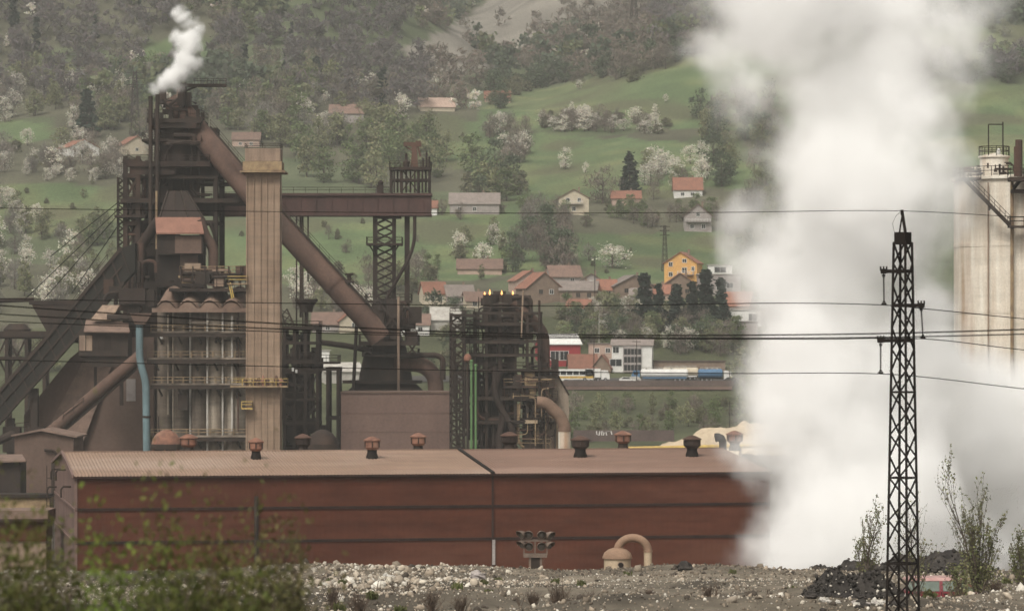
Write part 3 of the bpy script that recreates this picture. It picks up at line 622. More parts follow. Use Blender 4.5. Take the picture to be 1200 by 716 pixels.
house('white gabled house with fresh orange roof seen over the furnace pipes', 497, 524, 332, 360, 'side', 'cream', 'tile', .55, .3, wins=((.35, .2, 1.2, 1.3), (.7, .2, 1.2, 1.3)))
house('grey roofed house joined beside the fresh orange roofed one', 524, 556, 335, 360, 'side', 'greywall', 'tilegrey', .5, .2, wins=((.6, .2, 1.2, 1.2),))
house('dark roofed house with white front alone on the left slope', 80, 118, 164, 184, 'front', 'white', 'tile', .55, .55, wins=((.4, .2, 1.3, 1.3),))
house('red roofed house just left of the furnace top', 145, 176, 160, 182, 'front', 'cream', 'tile', .55, .5, wins=((.5, .2, 1.2, 1.2),))
house('pale house with faded roof behind the furnace pipe', 272, 304, 156, 174, 'side', 'pinkwall', 'tileold', .5, wins=((.3, .12, 1.1, 1), (.7, .12, 1.1, 1)))
house('wide brown roofed house high on the left hill', 386, 426, 122, 144, 'side', 'greywall', 'tileold', .5)
house('pale pink barn roof high on the hill among blossom', 493, 533, 114, 131, 'side', 'cream', 'pinkwall', .35, .15)
house('small red roofed house half hidden by trees under the bare slope', 568, 598, 106, 121, 'side', 'pinkwall', 'tile', .4)
house('big grey house with broad roof beyond the crane tower', 527, 585, 226, 252, 'side', 'greywall', 'tilegrey', .5, wins=((.2, .15, 1.2, 1.3), (.5, .15, 1.2, 1.3)))
house('small white house with red roof beside the girder end', 486, 512, 236, 254, 'side', 'white', 'tile', .55)
house('low house with dull red roof on the middle meadow edge', 536, 588, 303, 322, 'side', 'pinkwall', 'tileold', .4)
house('brown roofed house behind the steel frame', 366, 402, 366, 390, 'side', 'greywall', 'tileold', .45, wins=((.5, .12, 1.2, 1.2),))
house('orange roofed house behind the big inclined pipe', 398, 432, 364, 392, 'front', 'cream', 'tile', .5, .3, wins=((.5, .2, 1.2, 1.2),))
house('white walled house with faded roof behind the dust catcher', 468, 503, 370, 396, 'side', 'white', 'tileold', .55, wins=((.3, .2, 1.2, 1.2), (.7, .2, 1.2, 1.2)))
house('pale shed with round roof left of the lattice mast', 505, 540, 362, 390, 'side', 'pale', 'pale', .5, chimney=False, cat='shed', name='shed')
house('long white works shed behind the steel frame', 380, 425, 428, 452, 'side', 'pale', 'pale', .6, .3, chimney=False, cat='shed', name='shed')
house('tiny white hut behind the frame columns', 372, 386, 412, 430, 'flat', 'white', 'pale', cat='hut', name='hut')
# the row along the road
rt = house('bright red hall with white sloping roof beside the road', 636, 681, 394, 432, 'side', 'redwall', 'white', .72, .25, chimney=False, cat='building', name='red_building', wins=((.32, .2, 2.6, 2.4), (.55, .2, 2.6, 2.4)))
house('low house with twin orange gables in front of the red hall', 668, 700, 415, 437, 'side', 'pinkwall', 'tile', .3, .1, chimney=False)
house('small orange gabled annex right of the twin gable house', 694, 716, 416, 438, 'front', 'brick', 'tile', .35, -.2, chimney=False)
house('pinkish flat roofed block between red hall and white office', 690, 722, 404, 432, 'flat', 'pinkwall', 'tilegrey', wins=((.7, .6, 1.2, 1.2), (.3, .6, 1.2, 1.2)), cat='building', name='flat_block')
o = house('white three storey office with grey glazed middle beside the tanker', 717, 764, 397, 438, 'side', 'white', 'tilegrey', .82, -.08, chimney=False, cat='building', name='office_building', wins=((.1, .58, 1.6, 1.6), (.1, .2, 3.2, 1.9)))
_w = 47 * o.location.y / F
q = MB(); q.bb(-.22 * _w, .24 * _w, -.5, -.004, .25, 7.4); gp = q.build('glazed_front', M['greywall'], o)
for k in range(5):
    for l in range(3):
        q = MB(); x = (-.20 + k * .088) * _w; q.bb(x + .05, x + .08 * _w, -.53, -.503, .7 + l * 2.2, 2.3 + l * 2.2); q.build('pane', M['glass'], gp)
house('low brown wayside sheds right of the office', 766, 850, 425, 437, 'flat', 'brick', 'parapet', depth=.15, cat='shed', name='shed')

# ------------------------------------------------------------------ the road, its wall and the vehicles
def road_z(x): return gz(x, 912)
m = MB()
for i in range(40):
    xa, xb = -110 + i * 7, -110 + (i + 1) * 7
    m.add([(xa, 898, gz(xa, 898) + .25), (xb, 898, gz(xb, 898) + .25), (xb, 928, gz(xb, 928) + .25), (xa, 928, gz(xa, 928) + .25)], [(0, 1, 2, 3)])
tag(m.build('road', M['asphalt']), kind='structure')
rt = thing('road_retaining_wall', 'long low mauve wall with shadowed foot carrying the road', 'retaining wall', P(760, 458, 892))
m = MB(); m.pb(632, 860, 446, 452.5, 890, 1.2); m.build('parapet', M['parapet'], rt)
m = MB(); m.pb(640, 858, 453, 456.5, 888.6, 2.2); m.build('ledge', M['mauve'], rt)
m = MB(); m.pb(636, 859, 456.5, 470, 890.2, 1.5); m.build('wall_face', M['soot2'], rt)  # dark colour of this face paints in the shade beneath the ledge
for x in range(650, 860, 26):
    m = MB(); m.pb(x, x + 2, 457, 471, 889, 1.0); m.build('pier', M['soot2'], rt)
def wheels(root, xs, r, y0, y1, w=.32):
    for x in xs:
        for y in (y0, y1):
            m = MB(); m.tube([(x, y - w / 2, r), (x, y + w / 2, r)], r, 12); wh = m.build('wheel', M['tyre'], root)
            m = MB(); yy = y - w / 2 - .012 if y == y0 else y + w / 2 + .012; m.tube([(x, yy - .01, r), (x, yy + .01, r)], r * .55, 10); m.build('rim', M['rim'], wh)
def truck(label, px, py, cab, tankmat, L, kind='tank', flip=False, cat='truck', Y=908):
    x = (px - CX) / F * Y
    rt = thing('tank_truck' if kind == 'tank' else 'box_truck' if kind == 'box' else 'coach', label, cat, (x, Y, gz(x, Y) + .25), math.pi if flip else 0.0, absolute=False)
    if kind == 'coach':
        m = MB(); m.prism([(-L / 2, -1.25, .45), (L / 2, -1.25, .45), (L / 2, -1.25, 2.2), (L / 2 - .5, -1.25, 3.2), (-L / 2 + .2, -1.25, 3.2), (-L / 2, -1.25, 2.9)], (0, 2.5, 0)); m.build('body', M[tankmat], rt)
        for k in range(7):
            m = MB(); a = -L / 2 + .6 + k * (L - 1.2) / 7; m.bb(a, a + (L - 1.2) / 7 - .2, -1.275, -1.253, 1.7, 2.7); m.build('window', M['glass'], rt)
        m = MB(); m.bb(-L / 2 + .3, L / 2 - .3, -1.272, -1.253, .75, 1.35); m.build('side_stripe', M[cab], rt)
        wheels(rt, (-L * .3, L * .3), .5, -1.12, 1.12); return rt
    m = MB(); m.bb(-L / 2, L / 2, -.5, .5, .75, 1.05); m.build('chassis', M['black'], rt)
    m = MB(); c = -L / 2; m.prism([(c, -1.2, .6), (c + 2.2, -1.2, .6), (c + 2.2, -1.2, 3.0), (c + .5, -1.2, 3.0), (c + .1, -1.2, 1.9), (c, -1.2, 1.7)], (0, 2.4, 0)); cb = m.build('cab', M[cab], rt)
    m = MB(); m.bb(c + .6, c + 1.7, -1.23, -1.203, 1.8, 2.6); m.build('window', M['glass'], cb)
    m = MB()
    if kind == 'tank':
        m.tube([(c + 2.5, 0, 2.2), (c + 2.8, 0, 2.2), (L / 2 - .3, 0, 2.2), (L / 2, 0, 2.2)], [.9, 1.22, 1.22, .9], 20); m.build('tank', M[tankmat], rt)
        r = MB(); r.rail([(c + 3, -.5, 3.38), (L / 2 - .6, -.5, 3.38)], .5, .08, 1.5); r.build('top_rail', M['pale'], rt)
        for k in range(3):
            q = MB(); q.lathe((c + 4 + k * (L - 5) / 3, 0, 3.35), [(.3, 0), (.3, .25), (.1, .3)], 10); q.build('hatch', M['pale'], rt)
        q = MB(); q.bb(c + 3, L / 2 - .4, -1.3, -1.15, .9, 1.25); q.build('side_guard', M[cab], rt)
    else:
        m.bb(c + 2.4, L / 2, -1.25, 1.25, 1.06, 3.4); m.build('box_body', M[tankmat], rt)
    wheels(rt, (c + 1.1, L / 2 - 3.4, L / 2 - 2.2, L / 2 - 1.0), .5, -1.05, 1.05)
    return rt
def car(label, px, cm, Y=902, flip=False):
    x = (px - CX) / F * Y; rt = thing('parked_car', label, 'car', (x, Y, gz(x, Y) + .25), math.pi if flip else 0, absolute=False)
    m = MB(); m.prism([(-2.1, -.85, .35), (2.1, -.85, .35), (2.15, -.85, .8), (1.2, -.85, .95), (.6, -.85, 1.45), (-1.2, -.85, 1.48), (-1.9, -.85, 1.0), (-2.15, -.85, .9)], (0, 1.7, 0)); m.build('body', M[cm], rt)
    m = MB(); m.prism([(.95, -.875, .98), (.5, -.875, 1.38), (-1.1, -.875, 1.4), (-1.6, -.875, 1.0)], (0, .022, 0)); m.build('window', M['glass'], rt)
    wheels(rt, (-1.3, 1.3), .33, -.75, .75, .2)
truck('long white and yellow coach parked in front of the orange gables', 668, 440, 'truckyellow', 'white', 13, 'coach')
truck('short white box truck at the tail of the white coach', 700, 440, 'white', 'white', 6.5, 'box', True)
truck('white articulated tank truck with blue cab on the road', 773, 440, 'blue', 'white', 15)
truck('white tank trailer truck parked right behind the blue cab tanker', 792, 440, 'white', 'cream', 12, Y=916)
truck('blue tank truck with white cab near the steam', 838, 440, 'white', 'blue', 9, 'tank', True)
car('small white car waiting in front of the white tank truck', 735, 'white'); car('pale grey car behind the small white car', 742, 'pale', 907, True)
car('dark car parked beside the blue tank truck', 858, 'asphalt'); car('white car half hidden at the edge of the flare tower', 651, 'white', 899)
def vanfar():
    g = on_ground(634, 266); rt = thing('white_van', 'small white van parked on the lane below the cream house', 'van', g, .1, absolute=False)
    m = MB(); m.prism([(-2.4, -.9, .4), (2.4, -.9, .4), (2.4, -.9, 1.2), (1.6, -.9, 1.35), (1.0, -.9, 2.1), (-2.4, -.9, 2.1)], (0, 1.8, 0)); m.build('body', M['white'], rt)
    m = MB(); m.bb(-.2, .9, -.93, -.905, 1.35, 1.9); m.build('window', M['glass'], rt); wheels(rt, (-1.5, 1.5), .35, -.8, .8, .2)
vanfar()
def pole(label, px, yb, yt, Y=None, arm=False, r=.13, name='utility_pole', cat='pole', mt='soot2'):
    g = on_ground(px, yb) if Y is None else P(px, yb, Y); h = (yb - yt) * g.y / F
    rt = thing(name, label, cat, g, absolute=False); m = MB(); m.tube([(0, 0, -1), (0, 0, h)], [r, r * .7], 7); m.build('post', M[mt], rt)
    m = MB()
    if arm: m.bar((0, 0, h - .1), (1.6, -.3, h + .2), .1); m.box((1.8, -.3, h + .2), (.7, .3, .15)); m.build('lamp_head', M['pale'], rt)
    else: m.bar((-1.1, 0, h - .5), (1.1, 0, h - .5), .14); m.build('crossarm', M[mt], rt)
pole('thin pale street lamp standing above the twin orange gables', 702, 418, 371, None, True, .11, 'street_lamp', 'street lamp', 'pale')
pole('dark utility pole on the road in front of the pink block', 696, 450, 398, 895); pole('dark utility pole in front of the office glazing', 746, 450, 398, 895.5)
pole('short dark post near the blue tank truck', 855, 448, 424, 896); pole('dark pole on the overgrown bank beside the steam', 855, 512, 470, 742)
pole('thin pale pole on the slope between the hamlet trees', 697, 362, 300); pole('wooden pole standing in the left hillside gardens', 298, 168, 142)
def hill_pylon(label, px, yb, yt, w, t=.22):
    g = on_ground(px, yb); h = (yb - yt) * g.y / F; rt = thing('lattice_pylon', label, 'pylon', g, absolute=False)
    m = MB(); m.lattice((0, 0, -1), (0, 0, h), w, w * .3, 9, t, .3); m.build('mast', M['soot2'], rt)
    for k in (.78, .88, .97):
        m = MB(); m.bar((-w * .9, 0, h * k), (w * .9, 0, h * k), .25); m.build('crossarm', M['soot2'], rt)
hill_pylon('far grey lattice pylon on the brown upper hillside', 743, 52, -12, 5)
hill_pylon('thin dark lattice mast on the meadow beside the orange house', 779, 318, 264, 1.8, .12)
hill_pylon('slim faint lattice pylon beside the pair of red roofed houses', 158, 160, 84, 4)
# sand heap, yellow pipe, painted wall on the valley floor
def mound(name, label, cat, c, rx, ry, h, mt, seed, n=60, lumps=.25):
    m = MB(); vs = []; fs = []
    for i in range(n + 1):
        for j in range(n + 1):
            a, b = i / n * 2 - 1, j / n * 2 - 1; q = Vector((a * 3 + seed, b * 3, 0)); d = math.hypot(a, b) * (1 + .22 * mnoise.noise(q * 1.3 + Vector((0, 0, 5))))
            hh = min(1, max(0, 1 - d) * 1.7) ** .8 * h * (1 + lumps * 2 * mnoise.noise(q)) + max(0, 1 - d) * h * lumps * 1.3 * mnoise.noise(q * 2.7) + max(0, min(1, (1 - d) * 4)) * h * lumps * (.45 * mnoise.noise(q * 7) + .22 * mnoise.noise(q * 15))
            vs.append((c[0] + a * rx, c[1] + b * ry, c[2] + hh - .25)); 
    for i in range(n):
        for j in range(n):
            k = i * (n + 1) + j; fs.append((k, k + n + 1, k + n + 2, k + 1))
    m.add(vs, fs); return tag(m.build(name, M[mt], None, c, smooth=True), label, cat)
a = P(868, 526, 715); mound('sand_heap', 'long pale sand heap behind the hall roof by the steam', 'sand heap', (a.x + .5, 722, a.z - 1), 19, 9, 5.0, 'sand', 3.3, 60, .10)
a = P(905, 526, 735); mound('sand_heap', 'second pale sand heap behind the first one near the steam', 'sand heap', (a.x, 742, a.z - 1), 14, 8, 6.2, 'sand', 8.1, 60, .10)
rt = thing('yellow_pipeline', 'long yellow pipe running past the foot of the sand heap', 'pipeline', P(800, 527, 700))
m = MB(); m.tube([P(672, 537, 702), P(716, 529, 701), P(735, 525.5, 700), P(900, 522, 700), P(1000, 522, 700)], .42, 10); m.build('pipe', M['yellow'], rt)
for x in (740, 778, 822, 866):
    m = MB(); m.pb(x, x + 3, 524, 540, 700.6, .5); m.build('support', M['ochre'], rt)
rt = thing('painted_wall', 'dark low wall with white painted scrawl on the valley floor', 'wall', P(735, 512, 738))
m = MB(); m.pb(672, 790, 504, 517, 738, .5); m.build('wall_face', M['parapet'], rt)
m = MB()
for pts in ([(699, 505), (699.5, 509), (702, 510), (703, 505)], [(705, 510), (705.3, 505), (708, 506.5), (707, 510)], [(711, 510), (710, 506), (714, 505)], [(716, 505), (717, 509)]):
    for p, q in zip(pts, pts[1:]): m.bar(P(*p, 737.93), P(*q, 737.93), .2, .05)
m.build('white_scrawl', M['white'], rt)
# ================================================================== the works
def part(root, name, mt, fn):
    m = MB(); fn(m); return m.build(name, M[mt], root)
def S(Y): return Y / F                     # metres per photo pixel at depth Y
def px_tube(root, name, mt, pts, Y, rpx, n=12):
    m = MB(); m.tube([P(p[0], p[1], Y + (p[2] if len(p) > 2 else 0)) for p in pts], [r * S(Y) for r in rpx] if isinstance(rpx, list) else rpx * S(Y), n); return m.build(name, M[mt], root)
def bend(pts, k=5):
    """round the corners of a photo-pixel polyline (quadratic curves between mid points)"""
    out = [pts[0]]
    for i in range(1, len(pts) - 1):
        a, b, c = pts[i - 1], pts[i], pts[i + 1]; l1 = math.dist(a, b); l2 = math.dist(b, c); d = min(l1, l2) * .5
        p = [b[j] + (a[j] - b[j]) * d / l1 for j in range(2)]; q = [b[j] + (c[j] - b[j]) * d / l2 for j in range(2)]
        for t in range(k + 1):
            f = t / k; out.append(tuple((1 - f) ** 2 * p[j] + 2 * f * (1 - f) * b[j] + f * f * q[j] for j in range(2)))
    out.append(pts[-1]); return out
def deck(root, x0, x1, y, Y, d, mt='soot', railmt=None, th=.35, rail=True, back=True, h=1.1):
    """a walkway or floor with its own railing; y = photo row of its top face"""
    a = P(x0, y, Y); b = P(x1, y, Y); m = MB(); m.bb(a.x, b.x, Y, Y + d, a.z - th, a.z); o = m.build('platform', M[mt], root)
    if rail:
        r = MB(); pts = [(a.x, Y + d - .1, a.z), (a.x + .05, Y + .08, a.z), (b.x - .05, Y + .08, a.z), (b.x, Y + d - .1, a.z)]
        if back: pts.append((a.x, Y + d - .1, a.z))
        r.rail(pts, h, .07, 1.7); r.build('railing', M[railmt or mt], o)
    return o
def frame(root, xs, ytop, ybot, Y, d, beams, w=.45, mt='soot', rows=(0, 1), brace=()):
    for x in xs:
        for k in rows:
            a = P(x, ybot, Y); b = P(x, ytop, Y); m = MB(); m.bb(a.x - w / 2, a.x + w / 2, Y + k * d - w / 2, Y + k * d + w / 2, a.z, b.z); m.build('column', M[mt], root)
    for y in beams:
        z = P(0, y, Y).z; m = MB(); xa, xb = P(xs[0], y, Y).x, P(xs[-1], y, Y).x
        for k in rows: m.bb(xa - w * .6, xb + w * .6, Y + k * d - w * .62, Y + k * d + w * .62, z - w * .5, z + w * .5)
        for x in xs: m.bb(P(x, y, Y).x - w * .3, P(x, y, Y).x + w * .3, Y + w * .63, Y + d - w * .63, z - w * .4, z + w * .4)
        m.build('floor_beam', M[mt], root)
    for (xa, xb, ya, yb) in brace:
        m = MB(); m.bar(P(xa, yb, Y) + Vector((0, .3, 0)), P(xb, ya, Y) + Vector((0, .3, 0)), w * .5); m.bar(P(xb, yb, Y) + Vector((0, .62, 0)), P(xa, ya, Y) + Vector((0, .62, 0)), w * .5); m.build('brace', M[mt], root)
def clutter(root, x0, x1, y0, y1, Y, d, n, mts=('soot', 'soot2', 'rust'), seed=1, rr=(.12, .4), boxes=.25):
    """pipe runs, ducts and cabinets between the floors"""
    q = random.Random(seed)
    for i in range(n):
        mt = q.choice(mts); Yp = Y + q.uniform(0, d); m = MB(); r = q.uniform(*rr) * q.uniform(.5, 1)
        if q.random() < boxes:
            a = P(q.uniform(x0, x1 - 4), q.uniform(y0 + 4, y1), Yp); m.bb(a.x, a.x + q.uniform(.8, 2.6), Yp, Yp + q.uniform(.8, 2), a.z, a.z + q.uniform(.8, 2.8)); m.build('cabinet', M[mt], root); continue
        x = q.uniform(x0, x1); y = q.uniform(y0, y1); pts = [(x, y)]; hor = q.random() < .4
        for k in range(q.randint(1, 3)):
            if hor: x = q.uniform(x0, x1)
            else: y = q.uniform(y0, y1)
            hor = not hor; pts.append((x, y))
        if max(math.dist(a, b) for a, b in zip(pts, pts[1:])) < 4: continue
        pts = [p for i, p in enumerate(pts) if i == 0 or math.dist(p, pts[i - 1]) > 1.5]
        if len(pts) > 2: pts = bend(pts, 3)
        m.tube([P(a, b, Yp) for a, b in pts], r, 7); m.build('pipe', M[mt], root)
        if q.random() < .35:
            v = MB(); c = P(*pts[0], Yp); v.lathe(c - Vector((0, 0, .4)), [(r * 1.9, 0), (r * 1.9, .25), (r * .8, .5), (r * .8, .9)], 9); v.build('valve', M[mt], root)

# ------------------------------------------------------------------ concrete chimney
Y = 538; rt = thing('concrete_chimney', 'tall square tan concrete chimney with yellow galleries', 'chimney', P(308, 560, Y)); D = 5.2
def f(m):
    a, b = P(288.5, 575, Y), P(327.5, 200, Y); t0, t1 = .12, 0
    m.add([(a.x - .1, Y - .1, a.z), (b.x + .1, Y - .1, a.z), (b.x + .1, Y + D, a.z), (a.x - .1, Y + D, a.z), (a.x, Y, b.z), (b.x, Y, b.z), (b.x, Y + D, b.z), (a.x, Y + D, b.z)], [(3, 2, 1, 0), (4, 5, 6, 7), (0, 1, 5, 4), (1, 2, 6, 5), (2, 3, 7, 6), (3, 0, 4, 7)])
    for x in (288.5, 296.5, 304.5, 312, 319.5, 326.5): m.pb(x, x + 1.3, 204, 575, Y - .24, .24)
part(rt, 'shaft', 'concrete', f)
part(rt, 'cap', 'concrete_dark', lambda m: m.pb(287, 328.5, 174, 189, Y - .15, D + .3))
part(rt, 'cap_band', 'ochre', lambda m: m.pb(284.5, 330, 189.3, 199.7, Y - .4, D + .8))
q = deck(rt, 281, 334, 200, Y - 1.3, D + 2.4, 'ochre', 'ochre', .3, False)
part(rt, 'top_rail', 'soot2', lambda m: m.rail([P(287, 174, Y), P(328.5, 174, Y), P(328.5, 174, Y) + Vector((0, D, 0)), P(287, 174, Y) + Vector((0, D, 0)), P(287, 174, Y)], .75, .08, 2.2))
deck(rt, 270, 337, 452, Y - 1.7, 1.4, 'ochre', 'yellow', .25)
q = deck(rt, 266, 290, 332, Y - 1.4, 1.6, 'ochre', 'yellow', .2); part(rt, 'ladder', 'yellow', lambda m: (m.bar(P(268, 332, Y - 1), P(272, 350, Y - 1), .16), m.bar(P(270, 331, Y - 1), P(274, 349, Y - 1), .16)))
part(rt, 'maintenance_cage', 'yellow', lambda m: (m.pb(283, 296, 478, 479.5, Y - 1.6, 1.2), m.rail([P(283, 478, Y - 1.6), P(296, 478, Y - 1.6), P(296, 478, Y - .5), P(283, 478, Y - .5)], 1.0, .1, .9)))
q = random.Random(4)
for k in range(9): part(rt, 'valve', q.choice(['rust', 'pinkroof', 'ochre']), lambda m: m.lathe(P(288 + k * 5.1, 452, Y - 1.2), [(.22, 0), (.22, .6), (.45, .65), (.45, .8), (.1, 1.0 + q.random() * .8)], 8))

# ------------------------------------------------------------------ stove block with silos under vaulted roofs
Y = 545; rt = thing('stove_block', 'soot streaked block of tall silos under brown vaulted roofs', 'stove block', P(232, 560, Y))
xs = [(183, 203), (203, 223), (223, 243), (243, 261), (261, 288)]
for i, (a, b) in enumerate(xs):
    yb = Y + max(0, (2 - i)) * 2.2
    def f(m):
        c = P((a + b) / 2, 575, yb); r = (b - a) / 2 * S(yb) * .98; z1 = P(0, 356, yb).z - c.z
        m.lathe((c.x, yb + r, c.z), [(r, 0), (r, z1)], 24)
        for zz in (.22, .42, .6, .8): m.lathe((c.x, yb + r, c.z + z1 * zz), [(r + .07, 0), (r + .07, .16)], 24)
    part(rt, 'silo', 'silolight' if i > 2 else 'silo', f)
    if i in (0, 1, 2, 3): part(rt, 'vent_pipe', 'pale' if i > 0 else 'silolight', lambda m: m.tube([P(b, 532, yb - .5), P(b, 366, yb - .5)], .16, 7))
part(rt, 'vent_pipe', 'pale', lambda m: m.tube([P(272, 505, Y - .6), P(272, 370, Y - .6)], .2, 7)); part(rt, 'vent_pipe', 'rust', lambda m: m.tube([P(279, 505, Y - .5), P(279, 352, Y - .5)], .14, 7))
part(rt, 'back_wall', 'soot2', lambda m: m.pb(184, 286, 352, 575, Y + 7.2, 4))
for i in range(4):          # four sheet vaults running back under the upper platform
    def f(m):
        n = 12; a0 = 181.5 + i * 25.6; w = 25.4
        for k in range(n + 1):
            t = k / n; fr = P(a0 + w * t, 363 - 11.0 * math.sin(math.pi * t) ** .8, Y - 1.2); bk = P(a0 + 10 + w * t, 346 - 11 * math.sin(math.pi * t) ** .8, Y + 7)
            m.v += [fr, bk, fr - Vector((0, 0, .25)), bk - Vector((0, 0, .25))]
        m.f += [[4 * k for k in range(n + 1)]]
        for k in range(n): m.f += [[4 * k, 4 * k + 4, 4 * k + 5, 4 * k + 1], [4 * k + 3, 4 * k + 7, 4 * k + 6, 4 * k + 2], [4 * k, 4 * k + 2, 4 * k + 6, 4 * k + 4]]
        m.smooth = True
    part(rt, 'vaulted_roof', 'vault', f)
part(rt, 'eave_beam', 'vault', lambda m: m.pb(178, 291, 361, 366, Y - 1.6, .5))
for y, a, b, dy in ((389, 176, 291, 0), (420, 172, 288, 0), (450, 176, 290, 0), (511, 176, 288, 0)):
    deck(rt, a, b, y, Y - 1.9, 1.8, 'soot', 'ochre', .8)
    part(rt, 'walkway_edge', 'silo', lambda m: m.pb(a, b, y - 1, y + 1.2, Y - 2.0, .09))
    for k in range(5):
        x = a + 8 + k * 23
        part(rt, 'bracket', 'soot', lambda m: (m.bar(P(x, y + 1.5, Y - 1.7), P(x + 6, y + 14, Y - .1), .22), m.bar(P(x, y + 1.5, Y - .2), P(x + 6, y + 14, Y - .06), .16)))
part(rt, 'hatch', 'white', lambda m: m.lathe(P(189, 397, Y + 3.9), [(.3, 0), (.3, .3), (.1, .5)], 8))
deck(rt, 198, 288, 338, Y - .5, 8, 'soot2', 'soot2', .5, h=1.3); deck(rt, 210, 284, 320, Y + 1, 6, 'soot2', 'ochre', .25)
clutter(rt, 206, 286, 316, 337, Y + .5, 5, 26, ('soot2', 'rust', 'ochre', 'soot', 'concrete_dark'), 3, (.12, .4), .3)
clutter(rt, 184, 286, 368, 520, Y - .9, .5, 7, ('soot', 'soot', 'soot2', 'silolight'), 5, (.09, .2), .25)
for k in range(6): part(rt, 'post', 'soot2', lambda m: m.tube([P(212 + k * 14, 338, Y + .8), P(212 + k * 14, 312, Y + .8)], .13, 6))

# ------------------------------------------------------------------ the blast furnace
Y = 572; rt = thing('blast_furnace', 'dark rusty blast furnace tower with stacked floors and steaming top', 'blast furnace', P(200, 560, Y))
part(rt, 'shaft', 'soot2', lambda m: m.lathe(P(208, 575, Y + 8), [(7.2, 0), (7.2, 8), (6.4, 20), (5.2, 34), (4.2, 37.5)], 28))
part(rt, 'top_shell', 'soot', lambda m: m.lathe(P(212, 235, Y + 8), [(3.2, 0), (3.2, 12.0), (2.6, 13.5)], 20))
part(rt, 'top_hood', 'soot2', lambda m: m.lathe(P(207, 205, Y + 4), [(2.6, 0), (2.6, 9)], 18))
frame(rt, (147, 162), 183, 575, Y, 14, (189, 206, 233, 262, 292), .75, 'soot2', brace=((147, 162, 206, 233), (147, 162, 233, 262), (147, 162, 262, 292)))
frame(rt, (183, 200, 232), 128, 240, Y + 3, 9, (143, 163, 186, 206, 232), .6, 'soot', brace=((183, 200, 143, 163), (200, 232, 143, 163), (183, 200, 163, 186), (183, 200, 206, 232), (162, 183, 206, 232)))
frame(rt, (253,), 188, 575, Y + 1, 12, (), .9, 'soot2')
frame(rt, (162, 183, 253), 208, 575, Y + .5, 12, (208, 234, 260), .5, 'soot', brace=((162, 183, 234, 260),))
deck(rt, 149, 246, 189, Y - 1, 15, 'soot2', 'soot2', .9); part(rt, 'skirt_plate', 'soot2', lambda m: m.pb(152, 205, 191.5, 205, Y - .6, .3))
part(rt, 'skirt_plate', 'soot2', lambda m: m.pb(205, 288, 190, 207, Y + 2, 8))
deck(rt, 172, 236, 139, Y, 13, 'soot', 'soot', .7, h=1.5); part(rt, 'skirt_plate', 'soot', lambda m: m.pb(175, 234, 141.5, 150, Y + .3, 12))
deck(rt, 166, 244, 163, Y + 1, 12, 'soot', 'soot', .4)
deck(rt, 141, 290, 233, Y - 1, 13, 'soot', 'soot', .7); deck(rt, 134, 170, 252, Y - 1.5, 5, 'soot', 'soot', .4)
deck(rt, 206, 292, 214, Y + 6, 6, 'soot', 'soot2', .4)
part(rt, 'bleeder_pipe', 'soot', lambda m: m.tube([P(176.5, 262, Y - .8), P(176.5, 113, Y - .8)], .36, 10)); part(rt, 'bleeder_pipe', 'soot', lambda m: m.tube([P(184.5, 345, Y - 1.5), P(184.5, 111, Y - 1.5)], .34, 10))
part(rt, 'guide_pole', 'ochre', lambda m: m.tube([P(183.5, 292, Y - 2.2), P(183.5, 224, Y - 2.2)], .2, 7))
part(rt, 'top_valve', 'soot', lambda m: m.tube([P(x, y, Y + 4) for x, y in bend([(192, 121), (206, 129), (216, 126), (216, 98)])], .32, 10))
part(rt, 'top_valve', 'soot2', lambda m: m.tube([P(x, y, Y + 5) for x, y in bend([(198, 124), (207, 117), (214, 112)])], .25, 8))
part(rt, 'top_mast', 'soot', lambda m: m.lattice(P(215, 139, Y + 5), P(215, 97, Y + 5), 1.5, .7, 5, .2))
part(rt, 'top_pipe', 'concrete_dark', lambda m: m.tube([P(209, 139, Y + 6), P(209, 102, Y + 6)], .28, 7)); part(rt, 'top_pipe', 'soot', lambda m: m.tube([P(222, 139, Y + 6), P(223, 118, Y + 6), P(230, 122, Y + 6)], .2, 7))
clutter(rt, 184, 234, 112, 138, Y + 2, 8, 14, ('soot', 'soot2'), 8, (.12, .5), .3)
jb = part(rt, 'jib_boom', 'soot', lambda m: (m.pb(214, 265, 98.5, 102, Y + 4.4, 1.1), m.bar(P(215, 108, Y + 5), P(232, 101, Y + 5), .3)))
part(jb, 'railing', 'soot', lambda m: m.rail([P(228, 98.5, Y + 4.5), P(265, 98.5, Y + 4.5), P(265, 98.5, Y + 5.4), P(228, 98.5, Y + 5.4)], .9, .07, 1.0))
part(rt, 'top_hopper', 'soot2', lambda m: m.add([P(186, 258, Y - 6), P(240, 258, Y - 6), P(240, 258, Y + 3), P(186, 258, Y + 3), P(197, 224, Y - 3), P(219, 224, Y - 3), P(219, 224, Y + 2), P(197, 224, Y + 2)], [(0, 1, 5, 4), (1, 2, 6, 5), (2, 3, 7, 6), (3, 0, 4, 7), (4, 5, 6, 7), (3, 2, 1, 0)]))
part(rt, 'hopper_ribs', 'soot', lambda m: [m.bar(P(186 + 54 * t, 258, Y - 6.1), P(197 + 22 * t, 224, Y - 3.1), .25) for t in (0, .33, .66, 1)])
part(rt, 'charging_hood', 'pinkroof', lambda m: m.prism([P(182, 256.5, Y - 6), P(235, 256.5, Y - 6), P(239, 274.5, Y - 9), P(183, 274.5, Y - 9)], (0, 0, .25)))
part(rt, 'hood_wall', 'soot2', lambda m: m.pb(184, 238, 275.5, 298, Y - 8.2, 6)); part(rt, 'hood_panel', 'shed', lambda m: m.pb(205, 236, 276.5, 297, Y - 8.32, .1))
part(rt, 'lower_cabin', 'soot2', lambda m: m.pb(184, 238, 298.5, 336, Y - 6.5, 5)); part(rt, 'cabin_panel', 'shed', lambda m: m.pb(211, 232, 298.5, 330, Y - 6.7, .18))
